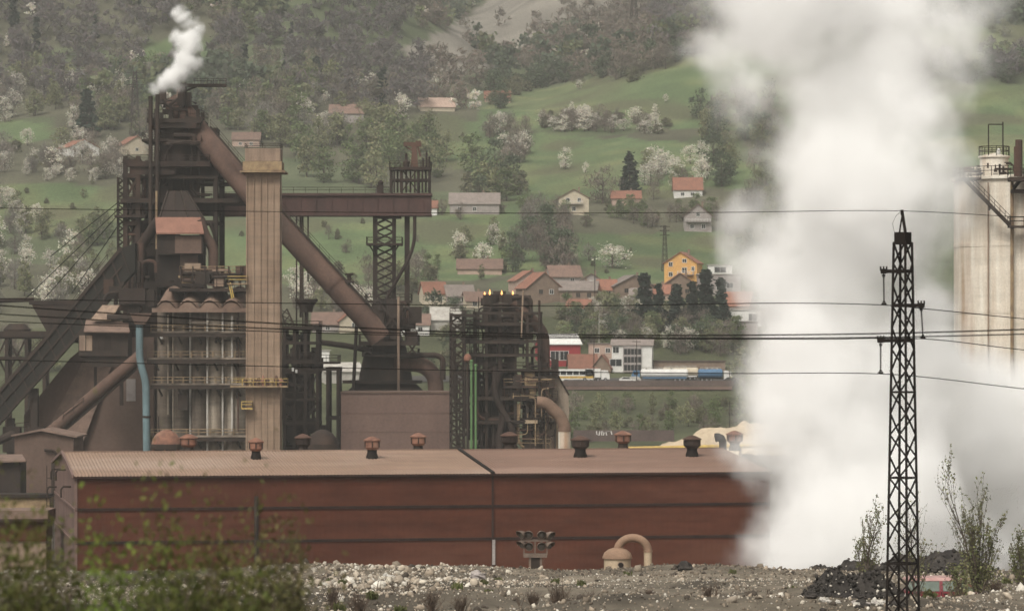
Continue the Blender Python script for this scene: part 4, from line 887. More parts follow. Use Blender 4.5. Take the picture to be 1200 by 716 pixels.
part(rt, 'curved_duct', 'rustpipe', lambda m: m.tube([P(x, y, Y - 6) for x, y in bend([(234, 258), (240, 276), (250, 290), (250, 335)])], .85, 12))
part(rt, 'curved_duct', 'soot2', lambda m: m.tube([P(x, y, Y - 3) for x, y in bend([(246, 262), (252, 276), (254, 300)])], .3, 8))
part(rt, 'slanted_duct', 'soot2', lambda m: m.tube([P(186, 258, Y - 3), P(160, 296, Y - 1), P(160, 350, Y - 1)], .9, 12))
part(rt, 'riser_pipe', 'rust', lambda m: m.tube([P(166, 345, Y - 2.2), P(166, 285, Y - 2.2)], .5, 10))
part(rt, 'lift_shaft', 'soot2', lambda m: m.lattice(P(144, 296, Y + 2), P(144, 208, Y + 2), 1.6, 1.6, 11, .24))
part(rt, 'casing', 'soot', lambda m: m.pb(150, 182, 292, 420, Y + 2, 10)); part(rt, 'casing', 'soot2', lambda m: m.pb(164, 206, 262, 300, Y + 1.4, 8)); part(rt, 'casing', 'soot', lambda m: m.pb(224, 256, 233, 252, Y + 2, 6)); part(rt, 'casing', 'soot', lambda m: m.pb(168, 184, 330, 545, Y - 4, 8))
part(rt, 'casing', 'soot2', lambda m: m.pb(233, 254, 150, 182, Y + 4, 6))
clutter(rt, 146, 205, 208, 300, Y - .5, 10, 30, ('soot', 'soot2', 'soot2', 'rust'), 21, (.12, .45), .35)
clutter(rt, 186, 250, 142, 232, Y, 8, 30, ('soot', 'soot', 'soot2'), 22, (.12, .5), .35)
clutter(rt, 150, 184, 300, 370, Y - 4, 4, 14, ('soot', 'soot2', 'rust'), 23, (.15, .5), .4)
for a, b in (((139, 245), (28, 352)), ((140, 250), (52, 350)), ((140, 262), (84, 344)), ((140, 236), (60, 300))): part(rt, 'stay_cable', 'wire', lambda m: m.tube([P(*a, Y), P(*b, Y + 4)], .075, 5))

# ------------------------------------------------------------------ the big inclined gas pipe and its walkway
Y = 566; rt = thing('inclined_gas_pipe', 'huge rust brown gas pipe slanting from furnace top behind the chimney', 'gas pipe', P(330, 260, Y))
pl = [(222, 141), (236, 158), (290, 222), (330, 266), (432, 378), (446, 398)]
px_tube(rt, 'pipe', 'rustpipe', [(205, 121, 14), (236, 158, 9), (290, 222, 2), (330, 266), (432, 378), (446, 398)], Y, 13.2, 26)
for f0 in ((392, 334),):
    a, b = P(f0[0] - .9, f0[1] - 1, Y), P(f0[0] + .9, f0[1] + 1, Y); part(rt, 'flange', 'rust', lambda m: m.tube([a, b], 13.2 * S(Y) + .10, 26))
def off(p, d): return (p[0] + d * .75, p[1] - d * .66)
wk = [off((x, y), 14.0) for x, y in pl[1:5]]
wa = part(rt, 'walkway', 'soot', lambda m: [m.bar(P(*a, Y - .3), P(*b, Y - .3), 1.1, .3) for a, b in zip(wk, wk[1:])])
part(wa, 'railing', 'soot2', lambda m: m.rail([P(x, y, Y - .8) for x, y in wk], 1.2, .07, 2.2))
part(rt, 'flange', 'soot2', lambda m: m.lathe(P(off((398, 341), 15)[0], off((398, 341), 14)[1], Y - .5), [(.8, 0), (.8, .3), (.35, .4), (.35, 1.2), (.7, 1.3), (.7, 1.6)], 10))

# ------------------------------------------------------------------ gantry bridge with crane tower
Y = 592; rt = thing('gantry_bridge', 'long dark red box girder bridge ending in a crane tower', 'gantry bridge', P(455, 380, Y))
def f(m):
    m.pb(255, 505, 229, 251, Y, 5); m.pb(252, 506, 226.5, 229.3, Y - .4, 5.8); m.pb(255, 505.5, 250.7, 253, Y - .25, 5.5)
    for x in range(262, 505, 18): m.pb(x, x + .8, 229.3, 250.7, Y - .22, .2)
part(rt, 'girder', 'girder', f)
part(rt, 'railing', 'soot2', lambda m: (m.rail([P(330, 226.4, Y), P(456, 226.4, Y)], 1.0, .07, 1.9), m.rail([P(330, 226.4, Y + 5), P(456, 226.4, Y + 5)], 1.0, .07, 1.9)))
part(rt, 'winch', 'soot2', lambda m: (m.pb(442, 449, 217, 226.4, Y + 1, 2), m.lathe(P(446, 218, Y + 1.6), [(.4, 0), (.5, .6), (.2, 1)], 8)))
frame(rt, (458, 470, 490, 503), 196, 226, Y + .3, 4.4, (197, 211), .38, 'soot2', brace=((470, 490, 197, 226),))
deck(rt, 456, 505, 196.5, Y - .2, 5.4, 'soot2', 'soot2', .4)
for x in (462, 466, 476, 481, 486, 495, 499): part(rt, 'hanger', 'soot2', lambda m: m.tube([P(x, 226, Y + .2 + x % 3), P(x, 198 - x % 5, Y + .2 + x % 3)], .17, 6))
part(rt, 'crane_mast', 'rust', lambda m: (m.bar(P(487, 196, Y + 2), P(485, 168, Y + 2), .9), m.bar(P(482, 196, Y + 2), P(484, 176, Y + 2), .3), m.bar(P(493, 184, Y + 2), P(489, 170, Y + 2), .35)))
part(rt, 'crane_jib', 'rust', lambda m: (m.bar(P(473, 169, Y + 2), P(494, 170, Y + 2), .7), m.bar(P(474, 171, Y + 2), P(485, 178, Y + 2), .25), m.bar(P(487, 167, Y + 2), P(493, 167, Y + 2), .5)))
for x, y in ((476, 180), (500, 178), (503, 184), (496, 186)): part(rt, 'mast_rod', 'soot2', lambda m: m.tube([P(x, 196, Y + 2), P(x, y, Y + 2)], .2, 6))
part(rt, 'hoist', 'soot', lambda m: m.lathe(P(476, 196, Y + 1), [(.5, 0), (.6, .9), (.25, 1.2), (.25, 2.2)], 9))
part(rt, 'lattice_column', 'soot2', lambda m: (m.lattice(P(451, 395, Y + 2.4), P(451, 253, Y + 2.4), 3.0, 3.0, 15, .32, 0, .24), m.pb(437, 441, 253, 395, Y + 1, .7), m.pb(459.5, 464, 253, 395, Y + 1, .7)))
part(rt, 'mast_column', 'soot2', lambda m: m.pb(474, 480, 253, 400, Y + 1.5, .9))
part(rt, 'drop_pipe', 'soot2', lambda m: m.tube([P(x, y, Y + .4) for x, y in bend([(486, 253), (486, 291), (464, 330), (452, 352)])], .3, 8))
deck(rt, 429, 471, 285, Y - .6, 6, 'soot', 'soot2', .35)
for x in (432, 468): part(rt, 'bracket', 'soot', lambda m: m.bar(P(x, 286, Y), P(450 + (x - 450) * .55, 299, Y + .5), .2))
deck(rt, 428, 482, 352, Y - 1, 6, 'soot', 'soot2', .4)
part(rt, 'trolley', 'soot', lambda m: m.pb(440, 470, 253.3, 256, Y + .3, 3))
for x, yb in ((347.5, 400), (352.5, 372), (355, 410), (361, 330)): part(rt, 'hanger_rod', 'soot2', lambda m: m.tube([P(x, yb, Y + 1), P(x, 252, Y + 1)], .15 + .1 * (x == 352.5), 6))

# ------------------------------------------------------------------ dust catcher
Y = 575; rt = thing('dust_catcher', 'black dust catcher vessel with cone and curved outlet pipe', 'dust catcher', P(455, 470, Y))
part(rt, 'vessel', 'soot', lambda m: m.lathe(P(452, 462, Y + 6), [(6.3, 0), (6.3, .8), (4.6, 2.3), (4.4, 3.6), (3.5, 8), (2.6, 10.2), (2.6, 14.5), (2.0, 16.2)], 28))
part(rt, 'base_ring', 'soot2', lambda m: m.lathe(P(448, 449, Y + 6), [(6.8, 0), (6.8, .5)], 28))
part(rt, 'outlet_pipe', 'rustpipe', lambda m: m.tube([P(x, y, Y + 3) for x, y in bend([(462, 425), (496, 427), (510, 440), (511, 464)])], 1.35, 18))
part(rt, 'thin_pipe', 'soot', lambda m: m.tube([P(x, y, Y + 1) for x, y in bend([(452, 416), (512, 416), (519, 420), (519, 445)])], .5, 10))
part(rt, 'thin_pipe', 'soot', lambda m: m.tube([P(x, y, Y + 2) for x, y in ((375, 401), (405, 405), (436, 411))], .5, 10))
part(rt, 'standpipe', 'concrete_dark', lambda m: m.tube([P(467, 463, Y - 1.5), P(467, 348, Y - 1.5)], .22, 8)); part(rt, 'standpipe', 'soot2', lambda m: m.tube([P(414, 460, Y), P(418, 378, Y)], .3, 8))
deck(rt, 420, 490, 400, Y - 1, 9, 'soot', 'soot', .7); deck(rt, 424, 490, 416, Y, 9, 'soot', 'soot', .3)
for a, b in (((424, 402), (436, 416)), ((436, 402), (426, 416)), ((478, 402), (488, 416)), ((488, 402), (478, 416)), ((446, 356), (474, 392)), ((474, 356), (450, 384))): part(rt, 'brace', 'soot', lambda m: m.bar(P(*a, Y - .4), P(*b, Y - .4), .3))
part(rt, 'motor_cabin', 'soot', lambda m: m.pb(478, 489, 388, 400, Y + 1, 4)); clutter(rt, 436, 486, 350, 400, Y, 7, 22, ('soot', 'soot2'), 31, (.15, .5), .4)

# ------------------------------------------------------------------ inclined conveyor and what stands round it
Y = 560; rt = thing('inclined_conveyor', 'dark enclosed conveyor climbing steeply to the furnace', 'conveyor', P(60, 520, Y))
part(rt, 'gallery', 'gallery', lambda m: m.prism([P(-40, 503, Y), P(51, 400, Y), P(120, 314, Y), P(142, 291, Y), P(158, 285, Y), P(158, 318, Y), P(145, 331, Y), P(91, 393, Y), P(18, 474, Y), P(-40, 540, Y)], (0, 4, 0)))
part(rt, 'truss_rib', 'soot', lambda m: [m.bar(P(-24 + 165 * t + 0, 484 - 193 * t, Y - .14), P(-11 + 163 * t, 505 - 184 * t, Y - .14), .28, .24) for t in [k / 15 for k in range(16)]])
part(rt, 'chord', 'soot', lambda m: (m.bar(P(-40, 503, Y - .1), P(51, 400, Y - .1), .5), m.bar(P(51, 400, Y - .1), P(142, 291, Y - .1), .5), m.bar(P(-40, 540, Y - .1), P(18, 474, Y - .1), .5), m.bar(P(18, 474, Y - .1), P(91, 393, Y - .1), .5), m.bar(P(91, 393, Y - .1), P(145, 331, Y - .1), .5), m.bar(P(-40, 520, Y - .12), P(35, 436, Y - .12), .22), m.bar(P(35, 436, Y - .12), P(143, 312, Y - .12), .22)))
part(rt, 'stair_railing', 'soot', lambda m: m.rail([P(-30, 490, Y), P(60, 391, Y), P(126, 305, Y)], 1.0, .08, 2.4))
part(rt, 'feed_hopper', 'soot', lambda m: m.pprism([(36, 355), (112, 353), (96, 402), (62, 402)], Y + 4.2, 5)); part(rt, 'hopper_rim', 'soot2', lambda m: m.pb(34, 114, 352, 357, Y + 4.1, 5.2))
for x, y in ((40, 455), (12, 490)):
    part(rt, 'leg', 'soot', lambda m: m.pb(x - 4, x + 4, y, 540, Y + 1, 1.5)); part(rt, 'leg_base', 'soot', lambda m: m.pb(x - 9, x + 11, 500, 530, Y + .8, 2.4))
part(rt, 'duct', 'soot2', lambda m: m.tube([P(-20, 525, Y - 2), P(14, 509, Y - 2), P(20, 512, Y - 2)], .7, 9))
Y = 552; rt = thing('control_cabin', 'dark elevated cabin with pale window strip beside the conveyor', 'cabin', P(120, 440, Y))
part(rt, 'cabin_body', 'soot', lambda m: m.pb(92, 150, 388, 417, Y, 6)); part(rt, 'window', 'concrete_dark', lambda m: m.pb(93, 108, 393, 411, Y - .12, .11)); part(rt, 'window', 'soot2', lambda m: m.pb(109.5, 130, 393.5, 409, Y - .1, .09))
for x in (100, 115, 122): part(rt, 'mullion', 'soot', lambda m: m.pb(x, x + .8, 393, 411, Y - .2, .07))
part(rt, 'lean_roof', 'shedroof', lambda m: m.prism([P(101, 375, Y + 3), P(150, 378, Y + 3), P(152, 390, Y - 1), P(98, 389.5, Y - 1)], (0, 0, .2)))
part(rt, 'lean_roof', 'concrete_dark', lambda m: m.prism([P(120, 359, Y + 4), P(140, 359, Y + 4), P(130, 376, Y + 1), P(106, 376, Y + 1)], (0, 0, .2)))
part(rt, 'underfloor', 'soot', lambda m: m.pprism([(92, 417.5), (152, 417.5), (140, 430), (108, 430)], Y + .5, 5)); part(rt, 'post', 'soot', lambda m: m.pb(110, 113, 430, 475, Y + 3, .6)); part(rt, 'post', 'soot', lambda m: m.pb(140, 144, 430, 475, Y + 3, .6))
part(rt, 'roof_box', 'soot2', lambda m: m.pb(139, 170, 338, 356, Y + 2, 5)); clutter(rt, 120, 172, 340, 388, Y + 1, 6, 16, ('soot', 'soot2', 'soot'), 41, (.2, .6), .5)
Y = 556; rt = thing('brown_dust_shed', 'large dust brown shed with sloping flank under the conveyor', 'shed', P(120, 545, Y))
part(rt, 'wall', 'shed', lambda m: m.pprism([(28, 545), (28, 486), (82, 420), (112, 395), (180, 395), (180, 545)], Y + 10, 9)); part(rt, 'sloping_roof', 'shedroof', lambda m: m.prism([P(40, 532, Y + 9.4), P(100, 418, Y + 9.7), P(140, 405, Y + 9.7), P(92, 532, Y + 8.6)], (0, .15, 0)))
part(rt, 'pale_panel', 'greywall', lambda m: m.pb(148, 159, 444, 470, Y + 9.8, .19))
Y = 550; rt = thing('slanted_duct', 'rust red inclined duct leaning against the brown shed', 'duct', P(110, 470, Y))
px_tube(rt, 'pipe', 'rustpipe', [(58, 508), (166, 416)], Y, 7.5, 16); part(rt, 'cradle', 'soot', lambda m: m.bar(P(66, 512, Y), P(160, 432, Y), .5)); part(rt, 'railing', 'soot', lambda m: m.rail([P(74, 492, Y - 1), P(98, 474, Y - 1)], 1.1, .09, 1.4))
rt = thing('blue_downpipe', 'faded blue green downpipe in front of the dark furnace base', 'pipe', P(171, 540, 541))
px_tube(rt, 'pipe', 'bluepipe', bend([(163.5, 378), (163.5, 424), (171, 446), (172, 545)]), 541, 4.3, 14); part(rt, 'funnel', 'shed', lambda m: m.pprism([(152, 367), (178, 367), (170, 380), (158, 380)], 540, 1.6)); part(rt, 'collar', 'soot2', lambda m: m.tube([P(172, 487, 541), P(172, 489.5, 541)], 4.9 * S(541), 14))
Y = 515; rt = thing('gabled_shed', 'low brown shed with shallow gable roof and dark doors', 'shed', P(48, 570, Y))
part(rt, 'wall', 'shed', lambda m: m.pprism([(17, 510), (48, 506), (86, 512), (86, 585), (17, 585)], Y, 12)); part(rt, 'roof', 'shedroof', lambda m: m.pprism([(13, 509.5), (48, 502.5), (90, 511), (90, 513), (48, 505), (13, 511.5)], Y - .6, 13)); part(rt, 'door', 'soot', lambda m: m.pb(60, 78, 540, 580, Y - .1, .09)); part(rt, 'railing', 'soot', lambda m: m.rail([P(18, 508, Y), P(34, 506, Y)], 1.5, .12, 1.2)); part(rt, 'conduit', 'soot', lambda m: m.tube([P(x, y, Y - .4) for x, y in bend([(52, 527), (66, 528), (67, 560)])], .2, 7))
Y = 500; rt = thing('lean_to_shed', 'tiny lean to with grey brown roof beside the gabled shed', 'shed', P(8, 570, Y))
part(rt, 'wall', 'soot2', lambda m: m.pb(-30, 24, 541, 592, Y, 6)); part(rt, 'roof', 'shedroof', lambda m: m.prism([P(-34, 543, Y - 1), P(30, 541, Y - 1), P(26, 534, Y + 7), P(-34, 534, Y + 7)], (0, 0, .25)))
Y = 596; rt = thing('trestle', 'dark steel trestle carrying a conveyor bunker at the picture edge', 'trestle', P(10, 470, Y))
frame(rt, (-14, 8, 31, 52), 393, 520, Y, 4, (395, 420), .6, 'soot', brace=((8, 31, 395, 440), (-14, 8, 395, 440))); part(rt, 'conveyor_deck', 'soot', lambda m: m.pb(-60, 56, 388, 395, Y - .6, 5.2)); part(rt, 'bunker', 'soot', lambda m: m.lathe(P(20, 394, Y + 2), [(2.2, 0), (2.4, 1.2), (1.4, 2.2)], 14)); part(rt, 'pipe', 'soot2', lambda m: m.tube([P(-50, 354, Y), P(40, 351, Y)], .4, 8))

# ------------------------------------------------------------------ steel frame, brown block, dome tanks
Y = 562; rt = thing('steel_frame_tower', 'dense black steel frame tower right of the chimney', 'steel frame', P(362, 545, Y))
frame(rt, (333, 345, 358, 372), 384, 560, Y, 8, (384, 402, 423, 436, 468, 496), .5, 'soot', brace=((333, 345, 402, 436), (345, 358, 436, 468), (358, 372, 436, 468), (345, 358, 468, 496), (358, 372, 468, 496), (333, 345, 468, 496)))
frame(rt, (384, 396), 432, 560, Y, 8, (432, 490), .5, 'soot'); deck(rt, 328, 374, 384, Y - .6, 9, 'soot', 'soot'); deck(rt, 328, 396, 424, Y - .6, 9, 'soot', 'soot'); deck(rt, 328, 398, 432, Y - .4, 9, 'soot', 'soot', rail=False)
part(rt, 'lattice_jib', 'soot2', lambda m: m.lattice(P(341, 384, Y + 1), P(332, 362, Y + 1), 1.4, 1.2, 3, .2)); part(rt, 'funnel', 'soot', lambda m: m.lathe(P(359, 366, Y + 3), [(1.0, 0), (1.2, 1.0), (1.9, 1.9), (1.9, 2.2)], 14)); part(rt, 'mast', 'soot', lambda m: m.tube([P(359, 384, Y + 3), P(359, 358, Y + 3)], .35, 8))
clutter(rt, 330, 374, 386, 545, Y, 8, 46, ('soot', 'soot', 'soot2'), 51, (.15, .6), .5); part(rt, 'backing_casing', 'soot', lambda m: m.pb(332, 360, 440, 560, Y + 6, 3))
for x, y in ((342, 431), (346, 433)): part(rt, 'lamp_box', 'white', lambda m: m.pb(x, x + 2.4, y, y + 4, Y - .8, .2))
Y = 555; rt = thing('plain_brown_block', 'plain mauve brown windowless block below the dust catcher', 'building', P(463, 545, Y))
def f(m):
    m.pb(399.5, 527.5, 461, 560, Y, 14)
part(rt, 'wall', 'mauve', f); part(rt, 'roof_edge', 'shed', lambda m: m.pb(398.8, 528.2, 459, 461, Y - .15, 14.3))
for y in (484, 506): part(rt, 'sheet_seam', 'shed', lambda m: m.pb(399.5, 527.5, y, y + .5, Y - .03, .028))
for nm, x0, x1, yt, yb, mt, lb in (('dome_tank', 176, 214, 503, 530, 'ventrust', 'rusty red dome topped tank behind the hall ridge'), ('dome_tank', 358, 398, 503, 530, 'soot2', 'black dome topped tank on legs behind the hall ridge')):
    Y = 470; c = P((x0 + x1) / 2, 545, Y); r = (x1 - x0) / 2 * S(Y); rt = thing(nm, lb, 'tank', c); h = (545 - yt) * S(Y)
    part(rt, 'dome', mt, lambda m: m.lathe(c + Vector((0, 0, h - 2.0)), [(r * .92, 0), (r * .84, .7), (r * .62, 1.4), (r * .3, 1.85), (.05, 2.0)], 24)); part(rt, 'rim', 'soot', lambda m: m.lathe(c + Vector((0, 0, h - 2.7)), [(r, 0), (r, .7)], 24)); part(rt, 'body', 'soot', lambda m: m.lathe(c, [(r * .8, 0), (r * .8, h - 2.71)], 20))
    for k in range(6):
        x = c.x + r * .86 * math.cos(k * 1.047 + .5); y = c.y + r * .86 * math.sin(k * 1.047 + .5); part(rt, 'leg', mt, lambda m: m.bb(x - .12, x + .12, y - .12, y + .12, c.z, c.z + h - 2.71))

# ------------------------------------------------------------------ flare tower, mast, green pipes
Y = 552; rt = thing('flare_tower', 'black pipe tangled tower with four small flames on top', 'flare tower', P(600, 545, Y))
frame(rt, (556, 570, 586, 604, 618, 634), 366, 560, Y, 9, (367, 379, 400, 416, 434, 466, 494), .42, 'soot', brace=((570, 586, 379, 400), (586, 604, 379, 400), (556, 570, 400, 434), (604, 618, 434, 466), (618, 634, 466, 494), (570, 586, 434, 466)))
frame(rt, (528, 556), 368, 560, Y + 1, 6, (369, 384), .3, 'soot')
for y, a, b, mt, rm in ((379, 545, 612, 'soot', 'soot'), (400, 552, 618, 'soot', 'soot'), (415, 552, 636, 'soot', 'soot2'), (433, 548, 652, 'soot', 'soot'), (452, 590, 650, 'soot2', 'ochre'), (466, 552, 654, 'soot', 'soot'), (494, 556, 650, 'soot', 'soot2')): deck(rt, a, b, y, Y - .8, 10, mt, rm, .4)
for x0, x1 in ((566, 584.5), (588, 608)):
    part(rt, 'flare_stack', 'soot', lambda m: m.lathe(P((x0 + x1) / 2, 440, Y + 3), [((x1 - x0) * .36 * S(Y), 0), ((x1 - x0) * .4 * S(Y), 6), ((x1 - x0) * .42 * S(Y), 10.2), ((x1 - x0) * .5 * S(Y), 10.6), ((x1 - x0) * .5 * S(Y), 13.2)], 20))
for x, h in ((568, 3.2), (574, 6), (588, 5), (601, 4.2)): part(rt, 'flame', 'flame', lambda m: m.lathe(P(x, 345.5, Y + 1.6), [(.08, 0), (.17, h * .04), (.11, h * .085), (.02, h * .15)], 8))
part(rt, 'burner_head', 'soot', lambda m: (m.pb(606, 622, 346, 358, Y + 1, 3), m.tube([P(x, y, Y + 1) for x, y in bend([(600, 349), (618, 348), (622, 352), (622, 372)])], .35, 8)))
part(rt, 'offtake_pipe', 'rustpipe', lambda m: m.tube([P(x, y, Y + 2) for x, y in bend([(602, 353), (634, 387), (637, 398), (637, 440)])], 1.0, 16))
part(rt, 'crossover_pipe', 'soot2', lambda m: m.tube([P(x, y, Y - .6) for x, y in bend([(586, 434), (578, 462), (592, 486), (584, 510), (588, 545)])], .6, 10)); part(rt, 'crossover_pipe', 'soot2', lambda m: m.tube([P(x, y, Y - .9) for x, y in bend([(580, 430), (580, 470), (602, 500), (602, 540)])], .5, 10))
part(rt, 'standpipe', 'soot2', lambda m: m.tube([P(632, 480, Y - 1.4), P(632, 352, Y - 1.4)], .2, 7)); part(rt, 'standpipe', 'concrete_dark', lambda m: m.tube([P(611, 395, Y - 1), P(613, 340, Y - 1)], .14, 7))
clutter(rt, 558, 616, 368, 432, Y, 8, 40, ('soot', 'soot', 'soot2'), 61, (.12, .5), .35); clutter(rt, 556, 590, 436, 540, Y, 8, 40, ('soot', 'soot', 'soot2', 'rust'), 62, (.15, .55), .4)
clutter(rt, 592, 652, 436, 470, Y - 1, 8, 44, ('soot', 'ochre', 'soot2', 'soot', 'rust'), 63, (.1, .3), .35); clutter(rt, 592, 652, 470, 540, Y - 1, 8, 60, ('soot', 'soot', 'soot2', 'ochre', 'rust'), 64, (.1, .35), .3); clutter(rt, 590, 654, 440, 540, Y - 1.6, 2, 40, ('soot2', 'ochre', 'rust', 'soot'), 65, (.07, .13), .12); clutter(rt, 530, 572, 372, 540, Y + 1, 5, 34, ('soot', 'soot2'), 67, (.1, .35), .3); clutter(rt, 612, 648, 384, 436, Y, 5, 8, ('soot', 'soot2'), 68, (.1, .3), 0); clutter(rt, 556, 620, 345, 380, Y, 6, 14, ('soot', 'soot2'), 66, (.1, .3), .3)
part(rt, 'backing_casing', 'soot', lambda m: m.pb(570, 606, 436, 560, Y + 7.4, 1.5)); part(rt, 'light_cabinet', 'creamtank', lambda m: m.pb(615, 630, 492, 496, Y - 1.4, .5))
part(rt, 'backing_casing', 'soot2', lambda m: m.pb(612, 654, 470, 560, Y + 7.6, 1.2))
Y = 548; rt = thing('conical_bin', 'grey tan cone roofed bin right of the flare tower', 'bin', P(654, 545, Y + 4))
part(rt, 'bin_body', 'conebin', lambda m: m.pprism([(632, 438), (652, 438), (666, 462), (667, 482), (664, 545), (632, 545)], Y + 6, 5)); part(rt, 'edge_trim', 'soot2', lambda m: m.bar(P(654, 440, Y + 5.9), P(667, 463, Y + 5.9), .25))
rt = thing('elbow_duct', 'wide bent duct rusty above and dirty white below', 'duct', P(661, 545, Y))
px_tube(rt, 'bend', 'ductrust', bend([(629, 471), (640, 472), (657, 488), (661.5, 500), (661.5, 504)]), Y, [4] * 2 + [6.5] * 20 if False else 7.2, 18); px_tube(rt, 'down_leg', 'tankwhite', [(661.5, 504), (661.5, 550)], Y, 7.3, 18); px_tube(rt, 'collar', 'ductrust', [(661.5, 503), (661.5, 505.5)], Y, 7.8, 18)
rt = thing('lattice_mast', 'tall rusty lattice mast left of the green pipes', 'mast', P(536, 545, Y))
part(rt, 'mast', 'soot2', lambda m: m.lattice(P(536, 550, Y + 2), P(536, 367, Y + 2), 2.1, 2.1, 17, .22, .15, .16)); part(rt, 'rungs', 'soot', lambda m: [m.bar(P(529, y, Y + 1), P(543, y, Y + 1), .16) for y in range(372, 545, 8)]); deck(rt, 527, 556, 369, Y + .5, 3, 'soot', 'soot', .25)
for x, yt, lb in ((552.5, 424, 'green pipe standing nearer the lattice mast'), (557.5, 429, 'green pipe standing nearer the flare tower')):
    rt = thing('green_pipe', lb, 'pipe', P(x, 545, 546), group='pair of green pipes'); px_tube(rt, 'pipe', 'green', [(x, 545), (x, yt)], 546, 1.4, 10); part(rt, 'pipe_cap', 'green', lambda m: m.lathe(P(x, yt, 546), [(.3, 0), (.3, .2), (.1, .35)], 10))
rt = thing('orange_tank', 'small rounded orange tank above the green pipes', 'tank', P(548, 425, 549)); part(rt, 'tank_shell', 'tile', lambda m: m.lathe(P(548, 424, 549), [(.4, 0), (.62, .25), (.62, .8), (.4, 1.15), (.1, 1.3)], 14)); part(rt, 'leg', 'soot', lambda m: m.tube([P(548, 545, 549), P(548, 424, 549)], .2, 7))
# ------------------------------------------------------------------ the long red hall in front
RZ = math.radians(10.5); c_, s_ = math.cos(RZ), math.sin(RZ); H0 = P(88.5, 558, 333); HX, HYY = H0.x, 333.0
EAVE = H0.z; DEP = 40.0; RIDGE = ZC - 130 * (HYY + DEP / 2 * c_) / F; LEN = 0
hall = thing('industrial_hall', 'long low red clad works hall with pinkish sheet roof', 'industrial hall', (HX, HYY, 0), RZ, absolute=False)
def lx(px, ly):      # position along the hall for a photo column, ly metres back from the front wall
    k = (px - CX); return (k * (HYY + ly * c_) - F * (HX - ly * s_)) / (F * c_ - k * s_)
JX = lx(577, 0); LEN = lx(902, 0)
def wall_sheet(x0, x1, z0, z1, y0=0.0):
    m = MB(); n = int((x1 - x0) / .28); vs = []
    for i in range(n + 1):
        x = x0 + (x1 - x0) * i / n; y = y0 - (.012 if i % 2 else 0); vs += [(x, y, z0), (x, y, z1)]
    m.add(vs, [(2 * i, 2 * i + 2, 2 * i + 3, 2 * i + 1) for i in range(n)]); return m
zs = [-.5, 0, 0, 0]; g1 = 24 - (597 - 400) * 333 / F; g2 = 24 - (636 - 400) * 333 / F
for a, b in ((0, JX - .06), (JX + .06, LEN)):
    for z0, z1, dy in ((-.5, g2 - .14, -.05), (g2 + .14, g1 - .14, -.02), (g1 + .14, EAVE, 0)): wall_sheet(a, b, z0, z1, dy).build('wall', M['hallwall'], hall)
M['girt'] = mat('grimy ledge', (0.040, 0.018, 0.013), (0.022, 0.012, 0.009), .6)
for zz in (g1, g2):
    m = MB(); m.bb(-.03, LEN, -.16, .1, zz - .13, zz - .05); m.bb(-.03, LEN, -.075, .1, zz - .05, zz + .05); m.bb(-.03, LEN, -.12, .1, zz + .05, zz + .135); m.build('ledge', M['girt'], hall)
for zz, yy in ((g1 + 1.35, -.012), (g1 - 1.7, -.034), (g2 - 1.6, -.064), (g1 + 2.2, -.012), (g1 - .9, -.034)):
    m = MB(); m.bb(0, LEN, yy - .02, yy - .003, zz, zz + .025); m.build('sheet_seam', M['hallwall'], hall)
m = MB(); m.prism([(0, .14, -.5), (0, DEP, -.5), (0, DEP, EAVE - .05), (0, DEP / 2, RIDGE - .06), (0, .14, EAVE - .08)], (.2, 0, 0)); m.build('end_wall', M['hallside'], hall)
m = MB(); m.bb(.2, LEN, .14, .3, -.5, EAVE - .1); m.bb(.2, LEN, DEP - .2, DEP, -.5, EAVE - .1); m.bb(LEN - .2, LEN, .3, DEP - .2, -.5, EAVE - .1); m.build('inner_wall', M['soot'], hall)
for zz in (g1, g2):
    m = MB(); m.bb(-.16, -.004, .3, DEP, zz - .1, zz + .1); m.build('end_ledge', M['hallside'], hall)
m = MB(); m.bb(-.1, .16, -.12, .12, -.5, EAVE - .01); m.build('corner_trim', M['hallside'], hall)
def roof_sheet(x0, x1, y0, z0, y1, z1):
    m = MB(); p = .34; n = int((x1 - x0) / p * 4); vs = []
    for i in range(n + 1):
        x = x0 + (x1 - x0) * i / n; h = (0, .055, .055, 0)[i % 4]; vs += [(x, y0, z0 + h), (x, y1, z1 + h)]
    m.add(vs, [(2 * i, 2 * i + 2, 2 * i + 3, 2 * i + 1) for i in range(n)]); return m
for a, b, mt in ((-.25, JX - .1, 'hallroof'), (JX + .1, LEN + .2, 'hallroofred')):
    ro = roof_sheet(a, b, -.45, EAVE - .03, DEP / 2, RIDGE).build('roof', M[mt], hall)
    roof_sheet(a, b, DEP / 2, RIDGE, DEP + .4, EAVE - .03).build('back_slope', M[mt], ro)
    m = MB(); m.bb(a, b, -.47, -.40, EAVE - .2, EAVE - .04); m.build('gutter', M['girt'], ro)
    m = MB(); m.bb(a, b, DEP / 2 - .25, DEP / 2 + .25, RIDGE + .03, RIDGE + .1); m.build('ridge_cap', M[mt], ro)
m = MB(); m.bar((JX, -.46, EAVE + .06), (JX, DEP / 2, RIDGE + .1), .34, .22); m.build('roof_joint', M['black'], hall)
m = MB(); m.bar((-.28, -.46, EAVE + .02), (-.28, DEP / 2, RIDGE + .06), .2, .3); m.bar((-.28, DEP / 2, RIDGE + .06), (-.28, DEP + .4, EAVE + .02), .2, .3); m.build('verge_trim', M['hallside'], hall)
m = MB(); m.bb(JX - .1, JX + .1, -.2, -.12, -.5, EAVE - .25); m.build('joint_strip', M['girt'], hall)
m = MB(); m.bb(JX - .05, JX + .25, -.24, -.205, g2 - 2.6, g2 - .1); m.build('pale_patch', M['greywall'], hall)
